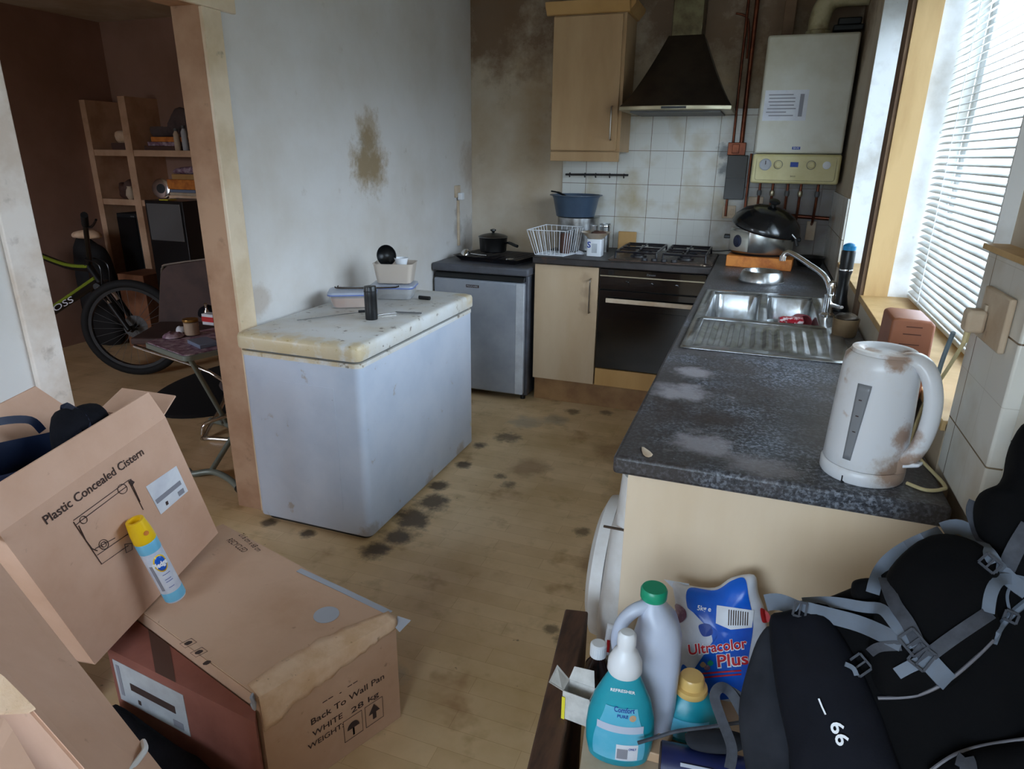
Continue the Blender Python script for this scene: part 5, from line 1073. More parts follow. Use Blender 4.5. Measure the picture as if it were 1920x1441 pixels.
# end face print
eF, eR = fl(A_F, 0), fl(A_R, 0); eu = (eR-eF).normalized(); en = V((eu.y, -eu.x, 0))
if en.dot(CAM-eF) < 0: en = -en
def ef(a, z, o=.0012): return eF + eu*a + en*o + V((0, 0, z))
LE = (eR-eF).length
def etext(s, a, z, size, width=None): return text(s, IK, c, ef(a, z), eu, V((0, 0, 1)), size=size, width=width, th=0, bold=.01)
etext('Back To Wall Pan', .115, .165, .026, .215); etext('WHITE', .115, .128, .024, .085); etext('WEIGHT:', .10, .098, .022, .10); etext('28 kg', .225, .122, .024, .085)
etext('-- . --', .15, .205, .022, .10)
def outline(parent, P, r=.0008, m='ink', nm='printed_symbol'): return obj(nm, tube(BM(), list(P)+[P[0]], r, 4), M[m], parent)
for k, a in enumerate((.20, .265)):
    outline(c, [ef(a, .045), ef(a+.055, .045), ef(a+.055, .112), ef(a, .112)])
    if k: 
        obj('printed_symbol', prism(BM(), [ef(a+x, .05+z) for x, z in ((.01, .028), (.0275, .056), (.045, .028), (.033, .028), (.033, .008), (.022, .008), (.022, .028))], en*.0005), IK, c)
    else: obj('printed_symbol', prism(BM(), [ef(a+.0275+.018*math.cos(t), .075+.02*math.sin(t)) for t in [PI*i/10 for i in range(11)]]+[ef(a+.03, .075), ef(a+.03, .052), ef(a+.025, .052), ef(a+.025, .075)], en*.0005), IK, c)
# recycling signs on the top
for k, (px, py) in enumerate(((353, 1205), (373, 1222), (388, 1242))):
    q = W(px, py, z=ZA+.004); 
    if k < 2: outline(top, [q+ex*a+ey*b for a, b in ((-.012, -.014), (.012, -.014), (.012, .014), (-.012, .014))], .0006)
    obj('printed_symbol', prism(BM(), [q+ex*(.007*math.cos(t)+.001*math.sin(5*t))+ey*(.009*math.sin(t)) for t in [2*PI*i/12 for i in range(12)]], (0, 0, .0004)), IK, top)
# reddish box beside it
D0, D1 = W(200, 1214, z=.29), W(478, 1354, z=.29)
D2 = A_F+ (A_F-A_L).normalized()*-.012; D3 = A_L+(A_F-A_L).normalized()*.02
dn = V((D1.y-D0.y, -(D1.x-D0.x), 0)).normalized()
if dn.dot(CAM-D0) < 0: dn = -dn
D2 = V((D2.x, D2.y, .29))+dn*.004; D3 = V((D3.x, D3.y, .29))+dn*.004
c = thing('reddish_box', 'dark reddish cardboard box with a grey shipping label, wedged against the large closed box', 'cardboard box', ((D0+D1+D2+D3)/4-V((0, 0, .29))))
obj('carton_body', prism(BM(), [D0, D1, D2, D3], (0, 0, -.2895)), M['cardred'], c, smooth=False)
du = (D1-D0).normalized()
def lf(a, z, o=.001): return V((D0.x, D0.y, 0))+V((du.x, du.y, 0))*a+V((0, 0, z))+dn*o
lb = obj('shipping_label', plate([lf(.015, .262), lf(.275, .262), lf(.275, .135), lf(.015, .135)], .0008), M['paperg'], c)
obj('barcode', prism(BM(), [lf(.025, .25, .0002), lf(.037, .25, .0002), lf(.037, .155, .0002), lf(.025, .155, .0002)], dn*.0018), M['bars'], lb)
obj('barcode', prism(BM(), [lf(.07, .21, .0002), lf(.235, .21, .0002), lf(.235, .188, .0002), lf(.07, .188, .0002)], dn*.0018), M['ink'], lb)
obj('printed_block', prism(BM(), [lf(.22, .165, .0002), lf(.255, .165, .0002), lf(.255, .145, .0002), lf(.22, .145, .0002)], dn*.0018), M['bars'], lb)
obj('printed_block', prism(BM(), [lf(.09, .165, .0002), lf(.10, .165, .0002), lf(.10, .152, .0002), lf(.09, .152, .0002)], dn*.0018), M['ink'], lb)
obj('brown_tape', prism(BM(), [D0.lerp(D1, .36), D0.lerp(D1, .50), D3.lerp(D2, .52), D3.lerp(D2, .38)], (0, 0, .0008)), M['vinyl'], c)

# ---- cistern box, open, leaning
B_TL, B_TR, B_BR, B_BL = V((.565, -3.645, .765)), V((.470, -3.145, .808)), V((.435, -3.000, .367)), V((.530, -3.505, .318))
B_BR = V((.445, -3.005, .372)); B_TR = V((.478, -3.15, .812)); 
B_TL = WP(-2, 1000, B_TR, (B_BR-B_TR).cross(B_BL-B_BR).normalized())
bn = (B_BR-B_TR).cross(B_BL-B_BR).normalized()
if bn.x < 0: bn = -bn
dp = -bn*.22
c = thing('cistern_box', 'open cardboard box printed with a plumbing drawing, leaning on the large closed box', 'cardboard box', (B_BR+B_BL)/2+dp/2)
bm = BM(); th = .004
def wall(bm, a, b, c_, d, t): prism(bm, [a, b, c_, d], t)
wall(bm, B_TL, B_TR, B_BR, B_BL, -bn*th)
wall(bm, B_TL+dp, B_TR+dp, B_BR+dp, B_BL+dp, bn*th)
eu2 = (B_TR-B_TL).normalized(); ed = (B_BL-B_TL).normalized()
wall(bm, B_TR-bn*th, B_TR+dp+bn*th, B_BR+dp+bn*th, B_BR-bn*th, -eu2*th)
wall(bm, B_TL-bn*th, B_TL+dp+bn*th, B_BL+dp+bn*th, B_BL-bn*th, eu2*th)
wall(bm, B_BL-bn*th, B_BR-bn*th, B_BR+dp+bn*th, B_BL+dp+bn*th, -ed*th)
body = obj('carton_body', bm, M['card'], c, smooth=False)
fa = (-ed*.8+bn*-.25).normalized()*.085
obj('near_flap', prism(BM(), [B_TL+bn*0, B_TR, B_TR+fa*.95+eu2*.006, B_TL+fa], -bn*.004), M['card'], c, smooth=False)
fb = (-ed*.95-bn*.45).normalized()*.12
obj('far_flap', prism(BM(), [B_TL+dp, B_TR+dp-eu2*.04, B_TR+dp+fb-eu2*.07, B_TL+dp+fb+eu2*.02], -bn*.004), M['card'], c, smooth=False)
fc = (eu2*.8-ed*.25).normalized()*.09
obj('end_flap', prism(BM(), [B_TR-bn*.01, B_TR+dp+bn*.02, B_TR+dp+bn*.03+fc, B_TR-bn*.02+fc*.9], ed*.004), M['card'], c, smooth=False)
def bf(px, py, o=.0012):
    return WP(px, py, B_TR, bn)+bn*o
upv = -ed
text('Plastic Concealed Cistern', IK, c, bf(87, 983), bf(268, 852)-bf(87, 983), -ed, width=(bf(270, 851)-bf(87, 983)).length, size=.034, th=0, bold=.012)
def ink_line(P, r=.0011, parent=c): return obj('printed_drawing', tube(BM(), P, r, 4), IK, parent)
dr = [[(137, 975), (147, 968), (240, 900), (245, 898)], [(140, 985), (152, 975), (236, 912)], [(147, 985), (160, 1012), (172, 1028), (182, 1032)], [(137, 978), (190, 1057), (240, 1022)], [(240, 900), (268, 955)], [(182, 1040), (240, 1000)], [(178, 1028), (215, 1008)], [(246, 905), (262, 940)]]
for d_ in dr: ink_line([bf(*p) for p in d_])
for (px, py, r) in ((156, 974, 7), (194, 1020, 9), (229, 916, 9), (194, 1020, 5)): ink_line([bf(px+r*math.cos(t), py+r*math.sin(t)) for t in [2*PI*i/14 for i in range(15)]], .0009)
obj('printed_drawing', plate([bf(244, 898), bf(252, 903), bf(247, 911), bf(241, 905)], .0005), IK, c)
ink_line([bf(*p) for p in ((233, 1020), (247, 1018), (247, 1030), (236, 1036), (233, 1020))], .0009)
lb = obj('address_label', plate([bf(273, 912), bf(330, 873), bf(352, 920), bf(301, 964)], .0008), M['paper'], c)
obj('barcode', plate([bf(290, 937, .0025), bf(336, 900, .0025), bf(339, 907, .0025), bf(294, 944, .0025)], .0006), M['bars'], lb)
obj('printed_block', plate([bf(332, 922, .0025), bf(342, 914, .0025), bf(345, 922, .0025), bf(335, 930, .0025)], .0006), M['bars'], lb)
obj('printed_block', plate([bf(309, 941, .0025), bf(313, 938, .0025), bf(315, 944, .0025), bf(311, 947, .0025)], .0006), M['ink'], lb)
# black cloth in the box
q = (B_TL+B_TR)/2+dp/2
pl_ = [WP(px, py, q, V((.35, -.5, .8))) for px, py in ((100, 850), (98, 790), (125, 775), (150, 782), (160, 765), (185, 760), (203, 775), (196, 800), (170, 830), (130, 860))]
tag(obj('black_clothing', pillow(pl_, (.35, -.5, .8), .05, .12, 3, .02, 11), M['blackcloth']), 'bundle of black clothing inside the open cistern box', 'clothing')
# spray can
a, b = W(328, 1122, z=ZA+.036), None
ax = None
p_bot = W(330, 1118, z=ZA+.040); p_top = WP(252, 975, B_TR+bn*.030, bn)
ax = (p_top-p_bot).normalized()
c = thing('spray_can', 'yellow capped blue and white furniture polish spray can leaning on the cistern box', 'spray can', p_bot)
LN = (p_top-p_bot).length; r = .0265
bd = obj('can_body', lathe(BM(), [(.019, .004), (.024, 0), (r, .006), (r, LN*.74), (r*.98, LN*.76)], p_bot, ax, 32), M['canwhite'], c)
obj('bottom_band', lathe(BM(), [(r+.0004, .006), (r+.0004, LN*.13), (r, LN*.135)], p_bot, ax, 32), M['canblue'], bd)
obj('top_band', lathe(BM(), [(r+.0004, LN*.64), (r+.0004, LN*.755), (r*.95, LN*.77)], p_bot, ax, 32), M['canblue'], bd)
cap = obj('cap', lathe(BM(), [(r*.98, LN*.755), (r*1.02, LN*.765), (r*.98, LN*.86), (r*.86, LN*.96), (r*.8, LN*1.0), (r*.55, LN*1.0), (r*.5, LN*.95), (.001, LN*.95)], p_bot, ax, 32), M['yellow'], c)
vw = (CAM-(p_bot+p_top)/2).normalized(); vw = (vw-ax*vw.dot(ax)).normalized(); vr = ax.cross(vw).normalized()
if vr.dot(RT) < 0: vr = -vr
def cf(a, h, rr_=None):      # a: arc distance to the right seen from the camera, h: height along the can
    R_ = (rr_ or r+.0012); t = a/R_; return p_bot + ax*h + vw*(R_*math.cos(t)) + vr*(R_*math.sin(t))
obj('cap_hole', lathe(BM(), [(.006, 0), (.006, .002), (.001, .002)], cf(.009, LN*.87, r*.96), (vw*.94+vr*.33)), M['orange'], cap)
lg = obj('logo_disc', patch(lambda u, w: cf(.006+.0135*w*math.cos(u), LN*.5+.022*w*math.sin(u)), 0, 2*PI, .05, 1, 28, 3), M['bagblue'], c, solid=.0004)
obj('logo_ring', patch(lambda u, w: cf(.006+.0165*w*math.cos(u), LN*.5+.026*w*math.sin(u), r+.0008), 0, 2*PI, .05, 1, 28, 3), M['yellow'], c, solid=.0002)
text('Pledge', M['whiteink'], c, p_bot, (1, 0, 0), (0, 1, 0), width=.036, size=.020, fn=lambda x, y: cf(-.014+x, LN*.47+y, r+.0022), bold=.05)
for k, (h, w_) in enumerate(((.36, .02), (.30, .016), (.27, .018), (.2, .014))): obj('printed_lines', patch(lambda u, w: cf(u, LN*h+w, r+.0006), -.004, -.004+w_, 0, .0016, 6, 1), M['blueink'], bd)
obj('printed_text_block', patch(lambda u, w: cf(u, w, r+.0006), -.024, -.016, LN*.18, LN*.5, 4, 2), M['bars'], bd)

# ---- near open box, lower left
H0, H1 = W(-60, 1195, z=.80), W(200, 1490, z=.67)
L1a, L1b = W(-60, 980, z=.77), W(330, 1478, z=.60)
c = thing('near_open_box', 'open cardboard box with raised flaps in the bottom left corner, nearest the camera', 'cardboard box', ((H0+H1)/2+V((-.1, -.15, -.6))))
hd_ = (H1-H0).normalized(); inn = V((0, 0, 1)).cross(hd_); 
if inn.y > 0: inn = -inn
bm = BM(); D_ = .30
H2, H3 = H1+inn*D_, H0+inn*D_
for a, b, t in ((H0, H1, inn), (H1, H2, -hd_), (H2, H3, -inn), (H3, H0, hd_)):
    prism(bm, [a, b, V((b.x, b.y, .0005)), V((a.x, a.y, .0005))], t*.004)
prism(bm, [V((q.x, q.y, .001)) for q in (H0, H1, H2, H3)], (0, 0, .004))
obj('carton_body', bm, M['card'], c, smooth=False)
obj('long_flap', prism(BM(), [H0, H1, L1b, L1a], (0, 0, .004)), M['card'], c, smooth=False)
q0 = W(0, 1335, z=.585); 
fl_a = [W(-40, 1230, z=.79), W(8, 1268, z=.78), W(66, 1326, z=.745), W(52, 1334, z=.74), W(-40, 1338, z=.76)]
obj('end_flap', prism(BM(), fl_a, (0, 0, -.003)), M['torn'], c, smooth=False)
fl_b = [W(-50, 1345, z=.86), W(8, 1345, z=.86), W(24, 1368, z=.86), W(84, 1470, z=.84), W(-50, 1500, z=.84)]
obj('raised_flap', prism(BM(), fl_b, (0, 0, -.003)), M['card'], c, smooth=False)
tag(obj('white_strap', tube(BM(), spline([W(268, 1390, z=.62), W(272, 1404, z=.64), W(262, 1420, z=.64), W(246, 1440, z=.64), W(230, 1460, z=.65)], 4), .0045, 8), M['white']), 'white plastic strap hooked over the flap of the bottom left box', 'strap')
tag(obj('brown_box', B(.02, .30, -3.72, -3.40, .0005, .26), M['cardred'], bevel=.003), 'small brown box in the gap behind the near open box', 'cardboard box')
tag(obj('dark_sack', pillow([W(x, y, z=.12) for x, y in ((205, 1330), (250, 1345), (330, 1405), (400, 1450), (420, 1560), (260, 1560), (190, 1440))], (0, 0, 1), .05, .119, 3, .012, 9), M['blackcloth']), 'dark sack on the floor between the near open box and the reddish box', 'sack')
# ---- navy bag standing in the cistern box
TC = V((.415, -3.465, 0))
c = thing('tote_bag', 'navy plastic tote bag with strap handles standing open inside the cistern box', 'bag', TC+V((0, 0, .45)))
def bring(s, z, sh=0): return [TC+V((.078*s*math.cos(t)+sh-.1*.14*math.sin(t)*s, .130*s*math.sin(t), z+.012*math.sin(2*t)*s)) for t in [2*PI*i/36 for i in range(36)]]
obj('bag_body', loft(BM(), [bring(.8, .45), bring(.88, .6), bring(.97, .76), bring(1.03, .845), bring(1.0, .848), bring(.94, .76), bring(.84, .6), bring(.76, .47), bring(.1, .46)]), M['navy'], c)
def bp(t, z): return TC+V((.082*math.cos(t), .136*math.sin(t), z))
for t0, t1, nm in ((2.0, 1.0, 0), (3.6, 2.5, 1)):
    a, b = bp(t0, .845), bp(t1, .845); m_ = (a+b)/2
    obj('strap_handle', ribbon(BM(), spline([a, a.lerp(m_, .3)+V((-.01, 0, .05)), m_+V((-.01, 0, .05)), b.lerp(m_, .3)+V((0, 0, .035)), b], 5), .018, (.9, -.3, .2), .003), M['navy'], c)
tag(obj('black_clothing', pillow([TC+V((.045*math.cos(a), .085*math.sin(a), .56)) for a in (0, .8, 1.6, 2.4, 3.2, 4, 4.8, 5.6)], (0, 0, 1), .10, .03, 2, .03, 10), M['blackcloth']), 'black cloth filling the bottom of the navy tote bag', 'clothing')

# ================================================================== lower right: crate, bottles, rucksack
ZC = .50
p0, p1, p2, p3 = W(1060, 1140, z=ZC), W(1103, 1145, z=ZC), W(1034, 1455, z=ZC), W(984, 1455, z=ZC)
e_ = (p3-p0); p2 = p1+e_*1.5; p3 = p0+e_*1.5
c = thing('wooden_crate', 'dark brown weathered wooden crate side beside the cleaning bottles', 'crate', ((p0+p2)/2-V((0, 0, ZC))))
obj('long_board', prism(BM(), [p0, p1, p2, p3], (0, 0, -ZC+.0005)), M['brownwood'], c, bevel=.004)
q3 = V((2.24, p3.y, ZC-.06)); 
obj('near_board', prism(BM(), [V((p2.x+.002, p2.y, ZC-.06)), V((2.24, p2.y, ZC-.06)), V((2.24, p2.y+.03, ZC-.06)), V((p2.x+.002, p2.y+.03, ZC-.06))], (0, 0, -ZC+.0605)), M['brownwood'], c)
sup = [V((1.675, -3.22, 0)), V((2.24, -3.19, 0)), V((2.24, -3.80, 0)), V((1.70, -3.72, 0))]
sup[0] = V((p1.x+.05, -3.30, 0)); sup[3] = V((p2.x+.035, -3.74, 0)); sup[2] = V((2.24, -3.74, 0))
c = thing('support_box', 'pale open-topped cardboard box under the cleaning bottles, covered by a cream sheet', 'cardboard box', (2.0, -3.5, 0))
obj('carton_body', prism(BM(), [q+V((0, 0, .0005)) for q in sup], (0, 0, ZC-.006)), M['cream card'], c)
obj('creased_sheet', pillow([sup[0].lerp(sup[1], 0)+V((0, 0, ZC-.004)), sup[1]+V((-.02, 0, ZC-.004)), sup[2]+V((-.02, .02, ZC-.004)), sup[3]+V((.0, .01, ZC-.004))], (0, 0, 1), .003, .0005, 1, .0), M['cream card'], c)

def bottle_base(px, py): return W(px, py, z=ZC)
# teal softener bottle
K1 = V((1.770, -3.478, ZC)); fx = V((math.cos(.15), math.sin(.15), 0))
c = thing('softener_bottle', 'tall teal softener bottle with a white domed cap, nearest of the bottles', 'bottle', K1)
prof = [(.044, 0), (.051, .004), (.056, .03), (.0575, .06), (.055, .09), (.047, .125), (.034, .155), (.027, .17), (.025, .176)]
fy = .56
obj('bottle_body', lathe(BM(), prof, K1, (0, 0, 1), 40, sx=1, sy=fy, xdir=fx), M['teal'], c)
obj('cap', lathe(BM(), [(.026, .177), (.0285, .182), (.0275, .20), (.020, .217), (.0155, .222), (.0145, .228), (.0155, .232), (.0150, .250), (.011, .255), (.002, .256)], K1, (0, 0, 1), 32, sx=1, sy=.9, xdir=fx), M['white'], c)
def rad(prof, z):
    for (r0, z0), (r1, z1) in zip(prof, prof[1:]):
        if z0 <= z <= z1: return r0+(r1-r0)*(z-z0)/max(z1-z0, 1e-6)
    return prof[-1][0]
vx = V((CAM.x-K1.x, CAM.y-K1.y, 0)).normalized(); fn_y = V((0, 0, 1)).cross(fx)
def tf(x, z, o=.0008, base=None, pr=None, s=fy):
    R_ = rad(pr or prof, z)+o; t = max(-1.2, min(1.2, x/R_)); return (base or K1) + fx*(R_*math.sin(t)) - fn_y*((R_)*s*math.cos(t)+.0004) + V((0, 0, z))
obj('main_label', patch(lambda u, w: tf((.043+.006*math.sin(w*40))*u*(1-max(0, (w-.08)*6)), w), -1, 1, .018, .125, 14, 10), M['teallabel'], c)
text('Comfort', M['blueink'], c, K1, (1, 0, 0), (0, 1, 0), width=.034, size=.013, fn=lambda x, y: tf(-.012+x, .118+y, .0018), bold=.02)
text('PURE', M['blueink'], c, K1, (1, 0, 0), (0, 1, 0), width=.018, size=.008, fn=lambda x, y: tf(-.006+x, .108+y, .0018), bold=.02)
text('REFRESHER', M['whiteink'], c, K1, (1, 0, 0), (0, 1, 0), width=.042, size=.007, fn=lambda x, y: tf(-.021+x, .152+y-.10*(x-.021)**2*60, .0016), bold=.02)
obj('orange_dot', patch(lambda u, w: tf(.020+.006*w*math.cos(u), .108+.006*w*math.sin(u), .0014), 0, 2*PI, .1, 1, 14, 2), M['goldbox'], c)
obj('pale_band', patch(lambda u, w: tf(.042*u, w, .0014), -1, 1, .078, .092, 14, 2), M['milk'], c)
bl = obj('barcode_label', patch(lambda u, w: tf(u, w, .0014), -.004, .034, .02, .055, 8, 3), M['paper'], c)
obj('barcode', patch(lambda u, w: tf(u, w, .002), -.002, .016, .024, .046, 6, 2), M['bars'], bl)
text('ONLY', M['blueink'], c, K1, (1, 0, 0), (0, 1, 0), width=.014, size=.007, fn=lambda x, y: tf(.017+x, .044+y, .002), bold=.03)
# milk jug
K2 = V((1.797, -3.392, ZC)); c = thing('milk_jug', 'empty white plastic milk jug with a green cap and a hollow side handle', 'milk jug', K2)
jx = V((.97, .22, 0)).normalized(); jy = V((0, 0, 1)).cross(jx)
def jr(hx, hy, z, ox=0, r=.02): return [K2+p for p in rrect(ox, 0, hx, hy, min(r, hx*.95, hy*.95), 5, jx, jy, z)]
obj('jug_body', loft(BM(), [jr(.046, .044, 0), jr(.052, .045, .006), jr(.052, .045, .14), jr(.051, .045, .15, .001, .02), jr(.040, .044, .172, .013, .025), jr(.037, .043, .205, .015, .03), jr(.032, .037, .230, .012, .028), jr(.023, .025, .253, .002, .02), jr(.017, .018, .262, 0, .016), jr(.017, .018, .275, 0, .016)]), M['milk'], c)
obj('jug_handle', tube(BM(), spline([K2-jx*.008-jy*.006+V((0, 0, .256)), K2-jx*.032-jy*.012+V((0, 0, .246)), K2-jx*.051-jy*.014+V((0, 0, .22)), K2-jx*.056-jy*.014+V((0, 0, .185)), K2-jx*.046-jy*.012+V((0, 0, .14))], 6), [.0115]*25, 14), M['milk'], c)
obj('cap', lathe(BM(), [(.0215, .268), (.0225, .27), (.0225, .284), (.020, .288), (.002, .288)], K2, seg=30), M['green'], c)
# medicine bottle and carton
K3 = W(1117, 1292, z=ZC)+V((0, .0, 0)); c = thing('medicine_bottle', 'small dark brown bottle with a white ribbed cap left of the teal bottle', 'bottle', K3)
obj('bottle_body', lathe(BM(), [(.020, 0), (.023, .004), (.023, .06), (.013, .075), (.012, .082)], K3, seg=28), M['brownglass'], c)
bm = BM(); loft(bm, [[K3+V(((.0150+.0006*(i % 2))*math.cos(2*PI*i/48), (.0150+.0006*(i % 2))*math.sin(2*PI*i/48), z)) for i in range(48)] for z in (.083, .107)]+[[K3+V((.012*math.cos(2*PI*i/48), .012*math.sin(2*PI*i/48), .110)) for i in range(48)]])
obj('cap', bm, M['white'], c)
K4 = W(1082, 1345, z=ZC); c = thing('pill_carton', 'opened white medicine carton with a yellow stripe and raised flaps', 'carton', K4)
R = Matrix.Rotation(-.1, 3, 'Z')
def kk(x, y, z): return K4+R@V((x, y, z))
bm = BM()
for a, b in (((-.026, -.012), (.026, -.012)), ((.026, -.012), (.026, .02)), ((.026, .02), (-.026, .02)), ((-.026, .02), (-.026, -.012))):
    d_ = (V((b[0]-a[0], b[1]-a[1], 0)).normalized()); n_ = V((-d_.y, d_.x, 0))*.0012; prism(bm, [kk(a[0], a[1], 0), kk(b[0], b[1], 0), kk(b[0], b[1], .062), kk(a[0], a[1], .062)], R@n_)
obj('carton_body', bm, M['leaflet'], c, smooth=False)
obj('flap', plate([kk(-.026, .02, .062), kk(-.026, -.012, .062), kk(-.050, -.02, .078), kk(-.048, .014, .09)], .001), M['leaflet'], c, smooth=False)
obj('flap', plate([kk(-.026, .02, .062), kk(.024, .02, .062), kk(.018, .03, .09), kk(-.02, .03, .085)], .001), M['leaflet'], c, smooth=False)
obj('yellow_stripe', plate([kk(-.0262, -.0135, .0), kk(-.020, -.0135, .0), kk(-.020, -.0135, .05), kk(-.0262, -.0135, .05)], .0006), M['yellowpaper'], c, smooth=False)
K5 = W(1152, 1225, z=ZC); c = thing('small_packet', 'small white packet with red and blue print behind the milk jug', 'packet', K5)
K5 = V((K5.x+.005, K5.y-.01, ZC)); pk = obj('packet', pillow([K5+V((x, 0, z)) for x, z in ((-.028, .002), (.03, .002), (.032, .075), (-.022, .08))], (-.1, -1, .1), .012, .012, 1), M['paper'], c)
obj('red_mark', plate([K5+V((x, -.0135, z)) for x, z in ((-.018, .02), (-.012, .02), (-.012, .05), (-.018, .05))], .0006), M['packetred'], c); obj('blue_mark', plate([K5+V((x, -.0135, z)) for x, z in ((-.01, .05), (.004, .05), (.004, .068), (-.01, .066))], .0006), M['blueink'], c)
# helpers that lay flat marks on a built surface
def bvh_of(objs):
    vs, fs = [], []
    for o in objs:
        b = origin(o); n = len(vs); vs += [v.co+b for v in o.data.vertices]; fs += [tuple(i+n for i in p.vertices) for p in o.data.polygons]
    return BVHTree.FromPolygons(vs, fs)
def cast(bv, px, py, P0, N, off):
    d = ray(px, py).normalized(); h = bv.ray_cast(CAM, d)
    if h[0] is None: return WP(px, py, P0, N)+N*off
    return h[0] - d*off
def decal(P, bv, P0, N, off, m, parent, name, k=4, th=.0005):
    P = [V((p[0], p[1], 0)) for p in P]
    if k > 1: P = spline(P, k, True)
    else:
        Q = []
        for i, p in enumerate(P):
            for j in range(8): Q.append(p.lerp(P[(i+1) % len(P)], j/8))
        P = Q
    c_ = sum(P, V((0, 0, 0)))/len(P); bm = BM(); cv = bm.verts.new(cast(bv, c_.x, c_.y, P0, N, off)); prev = None
    for s in (.1, .2, .3, .4, .5, .6, .7, .8, .9, 1):
        r_ = [bm.verts.new(cast(bv, *(c_+(p-c_)*s).xy, P0, N, off)) for p in P]; n = len(r_)
        for i in range(n):
            if prev is None: bm.faces.new([cv, r_[i], r_[(i+1) % n]])
            else: bm.faces.new([prev[i], r_[i], r_[(i+1) % n], prev[(i+1) % n]])
        prev = r_
    return obj(name, bm, m, parent)
# detergent bag
GP = V((1.915, -3.262, ZC+.012)); GN = V((-.12, -.93, .30)).normalized()
c = thing('detergent_bag', 'large blue and white foil bag of washing powder standing against the end panel', 'bag', GP)
out = [(1262, 1092), (1290, 1097), (1340, 1101), (1372, 1082), (1414, 1077), (1422, 1110), (1434, 1145), (1440, 1200), (1424, 1235), (1405, 1305), (1345, 1322), (1285, 1305), (1268, 1240), (1262, 1180), (1266, 1130)]
bag = obj('foil_bag', pillow([WP(x, y, GP, GN) for x, y in out], GN, .038, .03, 4, .007, 22, flat=2.0), M['bagwhite'], c)
obj('torn_corner', plate([WP(1245, 1086, GP, GN), WP(1292, 1094, GP, GN), WP(1290, 1104, GP, GN), WP(1268, 1108, GP, GN)], .001), M['bagwhite'], c)
bv = bvh_of([bag])
D = lambda P, o, m, nm, k=7: decal(P, bv, GP, GN, o+.0008, M[m], c, nm, k)
D([(1292, 1102), (1340, 1106), (1372, 1088), (1396, 1084), (1404, 1120), (1412, 1170), (1404, 1230), (1396, 1295), (1345, 1312), (1300, 1300), (1296, 1262), (1330, 1235), (1334, 1190), (1302, 1150), (1288, 1135)], .0012, 'bagblue', 'blue_print')
D([(1280, 1245), (1300, 1262), (1330, 1270), (1322, 1300), (1288, 1300), (1276, 1275)], .0014, 'bagblue', 'blue_print')
D([(1266, 1132), (1284, 1142), (1286, 1158), (1272, 1166)], .0016, 'packetpur', 'small_picture')
D([(1310, 1172), (1330, 1170), (1336, 1188), (1318, 1192)], .0016, 'blueink', 'small_picture')
D([(1344, 1134), (1414, 1144), (1410, 1176), (1370, 1180), (1342, 1168)], .0022, 'paper', 'barcode_label', 1)
for k in range(9): D([(1366+k*4.4, 1142+k*.6), (1368+k*4.4, 1142.3+k*.6), (1367+k*4.4, 1172), (1365+k*4.4, 1172)], .0028, 'ink', 'barcode', 1)
def gtext(s, x0, y0, ang, wpx, hpx, m, off, bold, nm='printed_text'):
    ca, sa = math.cos(ang), math.sin(ang)
    return text(s, M[m], c, GP, (1, 0, 0), (0, 1, 0), width=wpx, size=hpx, name=nm, bold=bold, fn=lambda x, y: cast(bv, x0+x*ca+y*sa, y0+x*sa-y*ca, GP, GN, off))
gtext('Ultracolor', 1291, 1228, -.12, 112, 28, 'whiteink', .0024, .06); gtext('Ultracolor', 1292, 1227, -.12, 110, 27, 'red', .0034, .018)
gtext('Plus', 1345, 1251, -.10, 60, 33, 'whiteink', .0024, .06); gtext('Plus', 1346, 1250, -.10, 58, 32, 'red', .0034, .018)
gtext('5kg e', 1307, 1143, .12, 26, 13, 'whiteink', .0024, .02)
for k, (x, y) in enumerate(((1318, 1246), (1332, 1243), (1326, 1252))): D([(x-6, y), (x, y-6), (x+6, y), (x, y+5)], .0024, ('goldbox', 'green', 'packetpur')[k], 'small_picture')
for k in range(2): D([(1300+k*6, 1262+k*7), (1390, 1255+k*7), (1390, 1258+k*7), (1300+k*6, 1265+k*7)], .0024, 'red', 'printed_lines', 1)
D([(1426, 1140), (1441, 1148), (1444, 1162), (1430, 1166)], .0016, 'packetred', 'small_picture')
# second teal bottle with gold cap
K6 = V((1.868, -3.375, ZC)); K6 = W(1284, 1378, z=ZC)+V((0, .02, 0)); c = thing('softener_bottle', 'short teal softener bottle with a pale gold cap in front of the powder bag', 'bottle', K6)
pr2 = [(.044, 0), (.055, .004), (.057, .03), (.050, .055), (.035, .075), (.027, .083)]
obj('bottle_body', lathe(BM(), pr2, K6, seg=36, sy=.75, xdir=fx), M['teal'], c)
obj('front_label', patch(lambda u, w: tf(.036*u, w, .001, K6, pr2, .75), -1, 1, .012, .05, 12, 5), M['teallabel'], c)
obj('orange_band', patch(lambda u, w: tf(.030*u, w, .002, K6, pr2, .75), -.2, 1, .022, .03, 12, 2), M['goldbox'], c)
obj('cap', lathe(BM(), [(.028, .0835), (.0295, .088), (.028, .095), (.022, .097), (.0215, .112), (.019, .116), (.004, .117)], K6, seg=32), M['gold'], c)
